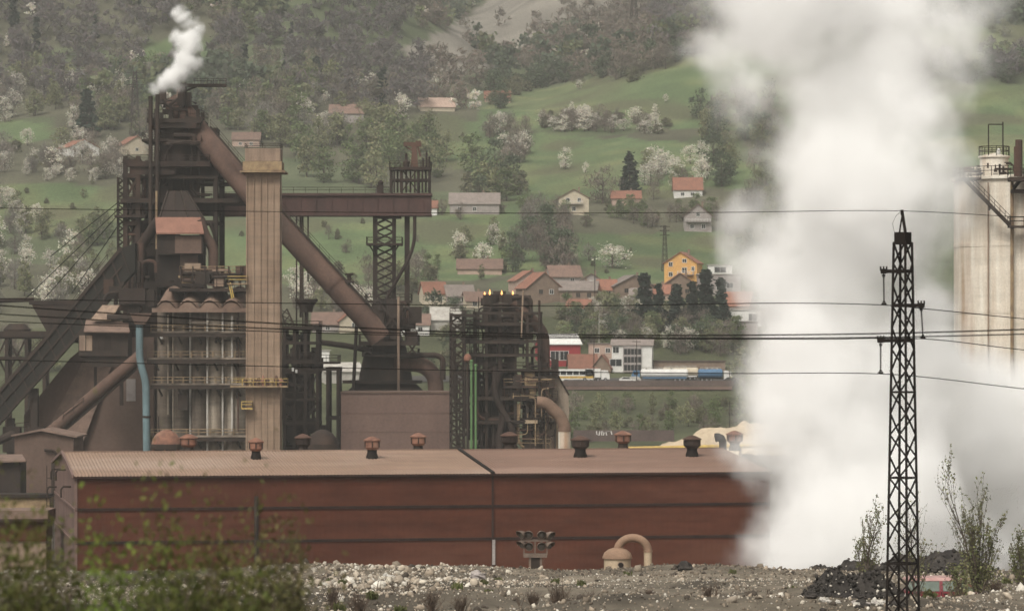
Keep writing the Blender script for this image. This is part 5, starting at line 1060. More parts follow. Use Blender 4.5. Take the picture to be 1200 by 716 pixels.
m = MB(); x = lx(300, 0); m.bb(x - .22, x + .22, -.3, -.205, g2 - 4.5, g1 + 1.2); m.tube([(x, -.34, g2 - 4), (x, -.34, g1 + 1.2)], .12, 8); m.build('downpipe', M['soot'], hall)
m = MB()
for k in range(9): m.bb(-1.0, -.2, 37, 37.1, 1.2 + k, 1.28 + k)
m.bb(-1.05, -.97, 37, 37.1, 1, 10.6); m.bb(-.3, -.22, 37, 37.1, 1, 10.6); m.build('ladder', M['soot'], hall)
for y, z in ((6, 9.6), (16, 10.9), (26, 10.6), (34, 8.4)):
    m = MB(); m.tube([(-.1, y, z), (-.9, y, z), (-1.1, y, z - .3), (-1.1, y, z - 1.1)], .1, 7); m.build('bracket', M['soot'], hall)
def ventilator(px, ly, hh=1.0, dark=False, wide=1.0):
    x = lx(px, ly); z = RIDGE - abs(ly - DEP / 2) / (DEP / 2) * (RIDGE - EAVE) - .05; c = Vector((x, ly, z)); w = wide
    m = MB(); m.lathe(c, [(.62 * w, 0), (.62 * w, .25), (.5 * w, .55 * hh), (.5 * w, .8 * hh), (.62 * w, .95 * hh)], 16); v = m.build('roof_ventilator', M['black' if ly < DEP / 2 else 'soot'], hall)
    m = MB(); m.lathe(c + Vector((0, 0, .8 * hh)), [(.55 * w, 0), (.8 * w, .25), (.82 * w, .85), (.62 * w, .95)], 14); m.build('drum', M['soot2' if dark else 'ventrust'], v)
    m = MB(); m.lathe(c + Vector((0, 0, .8 * hh + .9)), [(.92 * w, 0), (.92 * w, .1), (.3 * w, .42), (.08, .47)], 16); m.build('cap', M['rust' if dark else 'ventrust'], v)
    m = MB()
    for k in range(6):
        a = k * 1.047 + .4; m.bar(c + Vector((math.cos(a) * .84 * w, math.sin(a) * .84 * w, .85 * hh + .2)), c + Vector((math.cos(a) * .84 * w, math.sin(a) * .84 * w, .85 * hh + .8)), .1)
    m.build('fins', M['soot2'], v)
for px, ly, hh, dk, w in ((300, 13, 1.1, False, .9), (436, 13, 1.2, False, 1.0), (680, 13, 1.15, True, 1.15), (811, 13, 1.15, True, 1.1), (221, 23.5, .9, False, 1.1), (355, 23.5, .85, True, 1.0), (490, 23.5, .9, False, 1.0), (597, 23.5, 1.0, True, 1.1), (730, 23.5, 1.05, False, 1.05), (861, 23.5, 1.0, False, 1.05)): ventilator(px, ly, hh, dk, w)
x = lx(847, 22); m = MB(); m.tube([(x, 22, RIDGE - .5), (x, 22, RIDGE + .7), (x - .15, 22, RIDGE + 1.0), (x - .5, 22, RIDGE + 1.15), (x - .8, 22, RIDGE + 1.1)], [.42, .42, .44, .46, .5], 12); m.build('vent_elbow', M['black'], hall)

# low works buildings past the gable end
rt = thing('low_shed', 'low red shed with grey slab roof beyond the hall gable', 'shed', P(20, 640, 352))
part(rt, 'wall', 'hallwall', lambda m: m.pb(-60, 54, 611, 634, 352, 5)); part(rt, 'roof', 'shedroof', lambda m: m.pb(-60, 56, 598, 611, 351.5, 6)); part(rt, 'eave', 'girt', lambda m: m.pb(-60, 56, 608, 611.2, 351.3, .19)); part(rt, 'plinth', 'concrete_dark', lambda m: m.pb(-60, 54, 634, 690, 352.2, 4))
rt = thing('raised_track', 'straw coloured raised conveyor bed behind the low red shed', 'conveyor', P(10, 610, 375)); part(rt, 'bed', 'ochre', lambda m: m.pb(-60, 58, 583, 596, 375, 3)); part(rt, 'edge_beam', 'soot2', lambda m: m.pb(-60, 58, 579, 583, 374.7, 3.4)); part(rt, 'support', 'soot', lambda m: m.pb(20, 24, 596, 660, 375.3, .6))

# ------------------------------------------------------------------ white tank at the right edge
Y = 425; rt = thing('white_storage_tank', 'tall rust streaked white tank with outside stair behind the steam', 'storage tank', P(1212, 625, Y)); cx = P(1212, 625, Y); r0 = 83 * S(Y); yc = Y + r0; z1 = P(0, 209, Y).z - cx.z
part(rt, 'shell', 'tankwhite', lambda m: m.lathe((cx.x, yc, cx.z), [(r0, 0), (r0, z1 * .2), (r0 + .05, z1 * .2), (r0 + .05, z1 * .21), (r0, z1 * .21), (r0, z1 * .4), (r0 + .05, z1 * .4), (r0 + .05, z1 * .41), (r0, z1 * .41), (r0, z1 * .62), (r0 + .05, z1 * .62), (r0 + .05, z1 * .63), (r0, z1 * .63), (r0, z1 * .81), (r0 + .05, z1 * .81), (r0 + .05, z1 * .82), (r0, z1 * .82), (r0, z1)], 64))
part(rt, 'top_deck', 'tankwhite', lambda m: m.lathe((cx.x, yc, cx.z + z1 + .01), [(r0 + .35, 0), (r0 + .35, .35), (r0 - .5, .5)], 48))
def ring(m, r, z, h, a0=math.pi, a1=2 * math.pi, n=26):
    m.rail([(cx.x + r * math.cos(a0 + (a1 - a0) * k / n), yc + r * math.sin(a0 + (a1 - a0) * k / n), z) for k in range(n + 1)], h, .08, 3)
part(rt, 'top_railing', 'soot', lambda m: ring(m, r0 + .2, cx.z + z1 + .36, 1.25))
ux = P(1171, 180, Y).x; ur = 17 * S(Y); uy = Y + 4.5; uz0 = cx.z + z1 + .5; uz1 = P(0, 181, Y).z
part(rt, 'upper_drum', 'tankwhite', lambda m: m.lathe((ux, uy, uz0), [(ur, 0), (ur, uz1 - uz0 - .2), (ur + .2, uz1 - uz0 - .19), (ur + .2, uz1 - uz0), (.2, uz1 - uz0 + .4)], 28))
part(rt, 'drum_railing', 'soot', lambda m: m.rail([(ux + (ur + .1) * math.cos(k * .5236), uy + (ur + .1) * math.sin(k * .5236), uz1) for k in range(13)], 1.2, .08, 2))
part(rt, 'davit_frame', 'soot', lambda m: (m.bar((P(1163, 180, Y).x, uy - 1, uz1), (P(1163, 144, Y).x, uy - 1, P(0, 144, Y).z), .14), m.bar((P(1180, 180, Y).x, uy - 1, uz1), (P(1180, 141, Y).x, uy - 1, P(0, 141, Y).z), .16), m.bar((P(1163, 144, Y).x, uy - 1, P(0, 144, Y).z), (P(1180, 144, Y).x, uy - 1, P(0, 144, Y).z), .14)))
part(rt, 'gooseneck', 'white', lambda m: m.lathe((P(1175, 180, Y).x, uy - 1, uz1), [(.25, 0), (.25, .7), (.08, .9)], 8))
a, b = P(1129, 208, Y - .6), P(1184, 264, Y - 1.6)
st = part(rt, 'stair', 'soot', lambda m: ([m.bar(a + Vector((0, dy, 0)), b + Vector((0, dy, 0)), .12, .38) for dy in (0, .9)], [m.bb(a.lerp(b, k / 26).x - .14, a.lerp(b, k / 26).x + .14, a.lerp(b, k / 26).y, a.lerp(b, k / 26).y + .9, a.lerp(b, k / 26).z - .03, a.lerp(b, k / 26).z + .02) for k in range(27)]))
part(st, 'railing', 'soot', lambda m: m.rail([a, b], 1.15, .07, .9)); part(rt, 'stair_bracket', 'soot', lambda m: (m.bar(P(1159, 244, Y - 1), P(1159, 236, Y), .2), m.bar(P(1159, 246, Y - 1), P(1162, 240, Y + .5), .2)))
deck(rt, 1183, 1240, 264.5, Y - 2.2, 1.7, 'soot', 'soot', .25); deck(rt, 1124, 1150, 208, Y - 1.2, 4, 'soot', 'soot', .25)
deck(rt, 1184, 1240, 207.5, Y - 3.0, 2.4, 'soot', 'soot', .5); part(rt, 'bracket', 'soot', lambda m: (m.bar(P(1187, 222, Y - .2), P(1197, 209, Y - 2.6), .35), m.pb(1186, 1215, 222, 226, Y - 1.8, 1.4)))
for x, yt in ((1194, 164), (1190, 172)): part(rt, 'riser', 'rust', lambda m: m.tube([P(x, 207, Y - 1.6), P(x, yt, Y - 1.6)], .45 if x > 1192 else .2, 10))
part(rt, 'downpipe', 'ochre', lambda m: m.tube([P(1186, 600, Y - .35), P(1186, 212, Y - .35)], .22, 8)); part(rt, 'downpipe', 'concrete_dark', lambda m: m.tube([P(1158, 600, Y + 1.4), P(1158, 214, Y + 1.4)], .09, 6))
clutter(rt, 1130, 1156, 194, 207, Y + 3, 4, 14, ('soot', 'soot2', 'tankwhite', 'rust'), 71, (.1, .22), .0); clutter(rt, 1155, 1188, 190, 206, Y + 1, 3, 10, ('soot', 'soot2', 'pale'), 72, (.1, .18), .0)
rt = thing('pale_plant_building', 'pale works building with roof rail veiled by steam', 'building', P(1190, 640, 412)); part(rt, 'wall', 'pale', lambda m: m.pb(1160, 1260, 580, 690, 412, 8)); part(rt, 'upper_room', 'greywall', lambda m: m.pb(1168, 1188, 556, 580, 414, 5)); part(rt, 'tank_drum', 'greywall', lambda m: m.lathe(P(1195, 580, 415), [(.8, 0), (.8, 2.2), (.3, 2.5)], 14)); part(rt, 'railing', 'soot2', lambda m: m.rail([P(1168, 556, 414), P(1188, 556, 414)], 1.0, .1, 1.2))

# ------------------------------------------------------------------ power pylon and wires
Y = 111; rt = thing('power_pylon', 'black lattice power pylon with three short arms and hanging insulators', 'pylon', P(1058, 740, Y))
PX, TZ, BZ = P(1058, 0, Y).x, P(0, 284, Y).z, P(0, 760, Y).z; RA = math.radians(53)
def pw(z): return .80 + (.43 - .80) * (z - BZ) / (TZ - BZ)
def leg(k, z):
    a = RA + math.pi / 4 + k * math.pi / 2; w = pw(z) / math.sqrt(2); return Vector((PX - .012 * 0 + math.cos(a) * w, Y + math.sin(a) * w, z))
for k in range(4):
    def f(m):
        a, b = leg(k, BZ), leg(k, TZ); ang = RA + math.pi / 4 + k * math.pi / 2; q = Vector((-math.sin(ang + .785), math.cos(ang + .785), 0)); q2 = Vector((math.cos(ang + .785 + math.pi), math.sin(ang + .785 + math.pi), 0))
        m.bar(a, b, .075); 
    part(rt, 'leg', 'black', f)
for k in range(4):
    def f(m):
        n = 19; zz = [BZ + (TZ - BZ) * i / n for i in range(n + 1)]
        for i in range(n):
            j = (i + (k // 2)) % 2; m.bar(leg((k + j) % 4, zz[i]), leg((k + 1 - j) % 4, zz[i + 1]), .045)
    part(rt, 'lattice_bracing', 'black', f)
part(rt, 'cross_brace', 'black', lambda m: [m.bar(leg(k, BZ + (TZ - BZ) * i / 4.75), leg((k + 1) % 4, BZ + (TZ - BZ) * i / 4.75), .06) for k in range(4) for i in range(1, 4)])
part(rt, 'head_box', 'black', lambda m: m.box((PX, Y, P(0, 279.5, Y).z), (.41, .41, .40), RA))
part(rt, 'peak', 'black', lambda m: (m.bar(P(1061, 273, Y), P(1057, 246.5, Y), .09), m.bar(P(1054, 273, Y), P(1057, 254, Y), .05), m.bb(P(1055.5, 0, Y).x, P(1058.5, 0, Y).x, Y - .06, Y + .06, P(0, 252, Y).z, P(0, 246, Y).z)))
part(rt, 'bonding_loop', 'porcelain', lambda m: m.tube([P(x, y, Y - .1) for x, y in ((1056, 248), (1050, 253), (1046, 262), (1048, 272), (1053, 280))], .008, 5))
def arm(x0, x1, y, xi, xb, yb, nm):
    part(rt, 'crossarm', 'black', lambda m: (m.bar(P(x0, y, Y - .12), P(x1, y, Y - .12), .075, .12), m.bar(P(x0, y, Y + .12), P(x1, y, Y + .12), .075, .12), m.box(P(xi, y, Y), (.16, .3, .16))))
    part(rt, 'clamp', 'black', lambda m: [m.box(P(xi + d, y - 3.2, Y), (.05, .05, .14)) for d in (-3.5, 0, 3.5)])
    ins = part(rt, 'insulator', 'black', lambda m: m.tube([P(xi, y + 1, Y), P(xb, yb, Y)], .018, 6))
    a, b = P(xi, y + 5, Y), P(xb, yb - 4, Y)
    part(ins, 'discs', 'porcelain', lambda m: [m.lathe(a.lerp(b, k / 11.0), [(.012, -.02), (.045, -.012), (.02, .018)], 9) for k in range(12)])
    part(ins, 'wire_clamp', 'black', lambda m: (m.box(P(xb, yb, Y), (.17, .06, .055)), m.bar(P(xb, yb - 4, Y), P(xb - 2.6, yb, Y), .03), m.bar(P(xb, yb - 4, Y), P(xb + 2.6, yb, Y), .03), m.box(P(xi, y + 5, Y), (.1, .06, .07))))
arm(1032, 1068, 318, 1035.5, 1036, 356.5, 0); arm(1046, 1083.5, 358, 1079.5, 1081.5, 396, 1); arm(1028, 1070, 399, 1032, 1032, 437, 2)
def wire(label, pts, Y, r, Y2=None):
    """pts: photo points; smooth sagging line carried on past both picture edges"""
    x = [p[0] for p in pts]; y = [p[1] for p in pts]; out = []
    n = len(pts); sl = [((y[i + 1] - y[i]) / (x[i + 1] - x[i])) for i in range(n - 1)]
    tg = [sl[0]] + [(sl[i - 1] + sl[i]) / 2 for i in range(1, n - 1)] + [sl[-1]]
    for i in range(n - 1):
        h = x[i + 1] - x[i]
        for k in range(12 if i < n - 2 else 13):
            t = k / 12; out.append((x[i] + t * h, (2 * t ** 3 - 3 * t * t + 1) * y[i] + (t ** 3 - 2 * t * t + t) * h * tg[i] + (3 * t * t - 2 * t ** 3) * y[i + 1] + (t ** 3 - t * t) * h * tg[i + 1]))
    m = MB(); m.tube([P(a, b, Y) for a, b in out], r, 6); o = m.build('power_wire', M['wire'], None, P(out[0][0], out[0][1], Y)); tag(o, label, 'wire', 'overhead wires'); return o
wire('thin topmost earth wire running over the pylon peak', [(-500, 233), (0, 244), (300, 248), (600, 250), (850, 249), (1057, 247.4), (1200, 254.5), (1700, 268)], 111, .012)
wire('power wire clamped under the highest insulator of the pylon', [(-500, 338), (0, 350), (350, 355.5), (650, 358.5), (1036, 357.5), (1090, 362.5), (1200, 373.5), (1700, 410)], 111, .016)
wire('power wire clamped under the single insulator on the other side of the pylon', [(-500, 352), (0, 376.5), (350, 389.5), (600, 395.5), (960, 397.5), (1081.5, 397), (1200, 410), (1700, 450)], 111, .016)
wire('lowest power wire clamped under the bottom insulator of the pylon', [(-500, 405), (0, 421.5), (350, 430), (600, 435), (860, 437.5), (1032, 438), (1075, 441), (1200, 455.5), (1700, 505)], 111, .016)
wire('thick cable passing the pylon without touching it, upper of two', [(-500, 318), (0, 358), (350, 380.5), (600, 391), (960, 392), (1200, 386), (1700, 364)], 82, .019)
wire('thick cable passing the pylon without touching it, lower of two', [(-500, 332), (0, 368), (350, 386.5), (600, 393.5), (960, 396), (1200, 391.5), (1700, 372)], 83.5, .017)

# ------------------------------------------------------------------ rubble bank: stones, lamps, vent tank, car, heaps
def ico():
    t = (1 + 5 ** .5) / 2; v = np.array([(-1, t, 0), (1, t, 0), (-1, -t, 0), (1, -t, 0), (0, -1, t), (0, 1, t), (0, -1, -t), (0, 1, -t), (t, 0, -1), (t, 0, 1), (-t, 0, -1), (-t, 0, 1)], float) / 1.9
    f = np.array([(0, 11, 5), (0, 5, 1), (0, 1, 7), (0, 7, 10), (0, 10, 11), (1, 5, 9), (5, 11, 4), (11, 10, 2), (10, 7, 6), (7, 1, 8), (3, 9, 4), (3, 4, 2), (3, 2, 6), (3, 6, 8), (3, 8, 9), (4, 9, 5), (2, 4, 11), (6, 2, 10), (8, 6, 7), (9, 8, 1)]); return v, f
IV, IFC = ico()
def rocks(X, Yv, size, cols, rng, zoff=0.0):
    n = len(X); v = np.repeat(IV[None], n, 0) * rng.uniform(.62, 1.3, (n, 12, 1)); sc = rng.uniform(.55, 1.2, (n, 1, 3)) * np.asarray(size)[:, None, None] * .5; v = v * sc
    a = rng.uniform(0, 6.28, n); ca, sa = np.cos(a)[:, None], np.sin(a)[:, None]; x = v[:, :, 0] * ca - v[:, :, 1] * sa; y = v[:, :, 0] * sa + v[:, :, 1] * ca
    tl = rng.uniform(-.8, .8, n)[:, None]; z = v[:, :, 2] * np.cos(tl) + x * np.sin(tl); x = x * np.cos(tl) - v[:, :, 2] * np.sin(tl)
    V = np.stack([x + X[:, None], y + Yv[:, None], z + (ground_z(X, Yv) + zoff)[:, None] + np.asarray(size)[:, None] * .12], -1).reshape(-1, 3)
    Fc = (IFC[None] + (np.arange(n) * 12)[:, None, None]).reshape(-1, 3); return V, Fc, np.repeat(cols, 12, 0)
ROCK = attr_mat('stone', 'tint', .9, grain=.35, gscale=5.0)
def rubble():
    rng = np.random.default_rng(3); n = 110000
    Yv = rng.uniform(118, 238, n); u = rng.uniform(-60, 1330, n); X = (u - CX) / F * Yv
    dens = .30 + 1.1 * np.clip(vnoise(X, Yv, 11, 31) + .12, 0, 1) + .5 * np.exp(-((Yv - 222) / 12) ** 2) + .9 * np.exp(-(((u - 450) / 110) ** 2 + ((Yv - 190) / 36) ** 2)) - .25 * np.exp(-(((u - 640) / 90) ** 2 + ((Yv - 150) / 22) ** 2)) - .06 * (1 - smooth_np(140, 185, Yv))
    k = rng.uniform(0, 1.15, n) < dens; X, Yv, u = X[k], Yv[k], u[k]; n = len(X)
    size = np.clip(rng.lognormal(-2.75, .62, n), .035, .55) * (1 + .9 * np.exp(-((u - 450) / 110) ** 2 - ((Yv - 200) / 34) ** 2) + .3 * smooth_np(190, 230, Yv))
    pal = np.array([(.38, .345, .285), (.31, .265, .21), (.23, .19, .145), (.12, .098, .075), (.055, .045, .036), (.45, .42, .365)])
    wh = np.clip(.30 + vnoise(X, Yv, 16, 33) * 1.2 + .5 * np.exp(-((u - 450) / 120) ** 2), 0, 1)
    pi = np.where(rng.uniform(0, 1, n) < wh, rng.choice([0, 1, 1, 2, 5], n), rng.choice([2, 3, 3, 4], n))
    col = pal[pi] * rng.uniform(.75, 1.25, (n, 1)); V, Fc, c = rocks(X, Yv, size, col, rng)
    me = bpy.data.meshes.new('rubble'); mesh_np(me, V, Fc); set_col(me, np.concatenate([c, np.ones((len(c), 1))], 1)); me.materials.append(ROCK); o = bpy.data.objects.new('rubble', me); COL.objects.link(o)
    tag(o, 'pale broken stone rubble covering the bank before the red hall', 'rubble', None, 'stuff')
rubble()
def boulder(label, px, py, Yb, s, mt='slag', group=None):
    x = (px - CX) / F * Yb; q = random.Random(px); m = MB(); n = 9; vs = []
    for i in range(n + 1):
        for j in range(12):
            th = math.pi * i / n; ph = 6.2832 * j / 12; d = Vector((math.sin(th) * math.cos(ph), math.sin(th) * math.sin(ph), math.cos(th)))
            k = 1 + .55 * mnoise.noise(d * 1.7 + Vector((px, 0, 0))) + .25 * mnoise.noise(d * 4 + Vector((px, 0, 0))); vs.append(Vector((x, Yb, gz(x, Yb) + s * .22)) + Vector((d.x * 1.2, d.y * .9, d.z * .72)) * s * .5 * k)
    m.add(vs, [(i * 12 + j, (i + 1) * 12 + j, (i + 1) * 12 + (j + 1) % 12, i * 12 + (j + 1) % 12) for i in range(n) for j in range(12)]); return tag(m.build('boulder', M[mt], None, (x, Yb, gz(x, Yb)), smooth=False), label, 'boulder', group)
def heap(label, px, Yb, rx, ry, h, seed, stones=0, top=None):
    x = (px - CX) / F * Yb; z = gz(x, Yb); o = mound('slag_heap', label, 'heap', (x, Yb, z), rx, ry, h, 'slag', seed, 60, .45)
    rng = np.random.default_rng(int(seed * 10)); co = np.array([v.co[:] for v in o.data.vertices]); co = co[co[:, 2] > -.1]; co = co[rng.integers(0, len(co), 900 if stones else 420)] + rng.normal(size=(900 if stones else 420, 3)) * np.array([.05, .05, .0])
    n = len(co); wh = rng.uniform(0, 1, n) < (.16 if stones else .08); col = np.where(wh[:, None], np.array([[.38, .35, .30]]), np.array([[.03, .027, .024]])) * rng.uniform(.6, 1.3, (n, 1)); size = np.where(wh, rng.uniform(.07, .2, n), rng.uniform(.07, .26, n)) * (.8 if stones else 1.3)
    V, Fc, c = rocks(co[:, 0] + x, co[:, 1] + Yb, size, col, rng); V[:, 2] += np.repeat(co[:, 2] + z - ground_z(co[:, 0] + x, co[:, 1] + Yb) - size * .1, 12); V -= np.array([x, Yb, z])
    me = bpy.data.meshes.new('stones'); mesh_np(me, V, Fc); set_col(me, np.concatenate([c, np.ones((len(c), 1))], 1)); me.materials.append(ROCK); s = bpy.data.objects.new('stones', me); COL.objects.link(s); s.parent = o; s['kind'] = 'stuff'
    return o
heap('low black slag heap on the skyline of the bank behind the saplings', 992, 229, 3.6, 2.6, .95, 2.2); heap('black slag heap on the skyline just behind the red car', 1092, 228, 4.6, 2.2, .85, 5.1)
heap('black slag heap with white stones in front at the pylon foot', 1000, 128, 2.1, 1.5, .75, 7.7, 1)
q = random.Random(9)
for i in range(14): boulder('pale stone half buried in the black heap by the pylon foot', q.uniform(955, 1055), 0, q.uniform(124, 127.5), q.uniform(.16, .34), 'pale' if i % 3 else 'greywall', 'pale stones in the black heap')
for i in range(16): boulder('black slag lump in the heap at the pylon foot', q.uniform(940, 1060), 0, q.uniform(123, 131), q.uniform(.18, .5), 'slag', 'black slag lumps at the pylon foot')
for i in range(34): boulder('black slag lump along the skyline of the bank', q.uniform(950, 1160), 0, q.uniform(222, 230), q.uniform(.4, 1.0), 'slag', 'black slag lumps on the skyline')
for i, (px, Yb, s) in enumerate(((802, 221, .9), (418, 205, .95), (455, 210, .9), (560, 200, .8), (1085, 165, .7), (1130, 160, .6))): boulder(['dark boulder beside the vent tank elbow', 'large pale boulder on top of the white stone pile', 'second pale boulder beside the topmost one', 'grey boulder where the white stones end', 'grey boulder in front of the red car door', 'grey boulder below the bushy sapling'][i], px, 0, Yb, s, ['slag', 'pale', 'pale', 'greywall', 'greywall', 'greywall'][i])

# cluster of hooded lamps
Y = 226; bx = P(628, 0, Y).x; bz = gz(bx, Y); rt = thing('lamp_cluster', 'cluster of dusty round hooded lamps on a short post by the red wall', 'lamp cluster', (bx, Y, bz)); s = S(Y)
def Q(px, py, dy=0): return Vector((P(px, 0, Y).x, Y + dy, P(0, py, Y).z))
for x in (621, 634): part(rt, 'post', 'lampbody', lambda m: m.bb(P(x - 1.3, 0, Y).x, P(x + 1.3, 0, Y).x, Y, Y + .15, bz - .3, P(0, 651, Y).z))
part(rt, 'post_panel', 'soot', lambda m: (m.bb(P(622.4, 0, Y).x, P(632.6, 0, Y).x, Y + .03, Y + .1, bz - .2, P(0, 652, Y).z)))
part(rt, 'ballast_box', 'lampbody', lambda m: (m.bb(P(613.5, 0, Y).x, P(641, 0, Y).x, Y - .1, Y + .5, P(0, 653, Y).z, P(0, 648.5, Y).z), [m.bar(Q(x, 633), Q(x, 650), .09) for x in (614, 627, 641)], m.bar(Q(613.5, 633.5), Q(641.5, 633.5), .08)))
for px, py, sx, rr in ((619.5, 627, -.15, 5), (634.5, 627, .15, 5), (611, 626.5, -.8, 4.5), (644.5, 627.5, .8, 4.5), (620, 640.5, -.12, 5), (634.5, 640.5, .12, 5), (611.5, 638, -.8, 4.2), (644, 639, .8, 4.2)):
    d = Vector((sx, -1, 0)).normalized(); c = Q(px, py); r = rr * s
    lb = part(rt, 'lamp', 'lampbody', lambda m: m.tube([c - d * .45, c - d * .3, c - d * .05, c], [r * .45, r * .85, r, r], 18)); part(lb, 'lens', 'lampglass', lambda m: m.tube([c + d * .004, c + d * .03, c + d * .06], [r * .86, r * .7, r * .3], 18))
    def hood(m):
        u = d.cross(Vector((0, 0, 1))); vs = []
        for k in range(13):
            a = math.radians(-15 + 210 * k / 12); e = u * math.cos(a) + Vector((0, 0, 1)) * math.sin(a); ln = .16 + .26 * max(0, math.sin(a)); vs += [c + e * r, c + e * r * 1.02 + d * ln, c + e * r * 1.1, c + e * r * 1.12 + d * ln]
        m.add(vs, [f for k in range(12) for f in ((4 * k, 4 * k + 1, 4 * k + 5, 4 * k + 4), (4 * k + 2, 4 * k + 6, 4 * k + 7, 4 * k + 3), (4 * k + 1, 4 * k + 3, 4 * k + 7, 4 * k + 5))])
    part(lb, 'hood', 'lampbody', hood)
part(rt, 'side_arm', 'lampbody', lambda m: (m.bar(Q(610, 633, .2), Q(646, 633, .2), .14), m.bar(Q(619.5, 627, .2), Q(619.5, 645, .2), .14), m.bar(Q(634.5, 627, .2), Q(634.5, 645, .2), .14)))
# vent tank with swan neck
Y = 229; c = Vector((P(724, 0, Y).x, Y + 1, gz(P(724, 0, Y).x, Y) - .6)); s = S(Y); rt = thing('vent_tank', 'squat cream tank with tan domed lid and swan neck pipe', 'tank', c); zt = P(0, 655.5, Y).z - c.z
part(rt, 'drum', 'creamtank', lambda m: m.lathe(c, [(15.8 * s, 0), (15.8 * s, zt), (15.2 * s, zt + .02)], 30)); part(rt, 'lid', 'tandome', lambda m: m.lathe(c + Vector((0, 0, zt + .021)), [(17.6 * s, 0), (17.6 * s, .1), (15.5 * s, .4), (11 * s, .6), (4 * s, .74), (.05, .75)], 30))
part(rt, 'port', 'black', lambda m: m.tube([Vector((P(727.5, 0, Y).x, Y + 1 - 15.4 * s, P(0, 662, Y).z)), Vector((P(727.5, 0, Y).x, Y + 1 - 16.6 * s, P(0, 662, Y).z))], 3.1 * s, 14)); part(rt, 'port_ring', 'concrete_dark', lambda m: m.tube([Vector((P(727.5, 0, Y).x, Y + 1 - 15.3 * s, P(0, 662, Y).z)), Vector((P(727.5, 0, Y).x, Y + 1 - 16.2 * s, P(0, 662, Y).z))], 4.0 * s, 14))
pts = [(724, 652)] + [(741.5 - 17.8 * math.cos(a), 645.5 - 15.5 * math.sin(a)) for a in [math.pi * k / 14 for k in range(15)]] 
part(rt, 'swan_neck', 'tandome', lambda m: m.tube([P(x, y, Y + 1) for x, y in pts], 4.9 * s, 18)); part(rt, 'down_leg', 'creamtank', lambda m: m.tube([P(759.3, 646, Y + 1), P(759.3, 676, Y + 1)], 4.8 * s, 18)); part(rt, 'flange', 'tandome', lambda m: m.tube([P(759.3, 645, Y + 1), P(759.3, 646.6, Y + 1)], 5.4 * s, 18))
# red car sunk behind the stones
Y = 187; k = S(Y); cxm = P(1099, 0, Y).x; gzc = P(0, 675, Y).z - 1.62 * 1.2; rt = thing('red_car', 'dark red hatchback with bleached pink roof behind the stones', 'car', (cxm, Y, gzc), absolute=False); rt.scale = (1.22, 1.2, 1.2)
def CP(px): return P(px, 0, Y).x - cxm
part(rt, 'body', 'carred', lambda m: m.prism([(-1.55, -.85, .35), (1.9, -.85, .35), (1.95, -.85, .8), (1.25, -.85, .98), (-1.5, -.85, 1.0), (-1.62, -.85, .7)], (0, 1.7, 0)))
part(rt, 'roof', 'carroof', lambda m: m.prism([(-1.52, -.72, 1.50), (-1.3, -.66, 1.60), (.75, -.66, 1.62), (1.12, -.72, 1.52), (1.12, -.74, 1.46), (-1.52, -.74, 1.46)], (0, 1.42, 0)))
for a, b, e, f2 in ((-1.55, -1.46, -1.50, -1.42), (-.02, .14, -.02, .12), (1.62, 1.76, 1.02, 1.12)): part(rt, 'pillar', 'carred', lambda m: m.prism([(a, -.83, .98), (b, -.83, .98), (f2, -.73, 1.48), (e, -.73, 1.48)], (0, .06, 0)))
for a, b, e, f2 in ((-1.46, -.02, -1.42, -.02), (.14, 1.62, .12, 1.02)):
    part(rt, 'window', 'carglass', lambda m: m.prism([(a, -.80, 1.0), (b, -.80, 1.0), (f2, -.71, 1.47), (e, -.71, 1.47)], (0, .02, 0)))
part(rt, 'door_seam', 'black', lambda m: m.bb(.05, .075, -.857, -.852, .45, .97)); part(rt, 'door_handle', 'black', lambda m: m.bb(.15, .32, -.88, -.855, .86, .9)); part(rt, 'interior', 'soot', lambda m: m.bb(-1.3, 1.1, .3, .5, .9, 1.35))
wheels(rt, (-1.0, 1.3), .3, -.78, .78, .2)

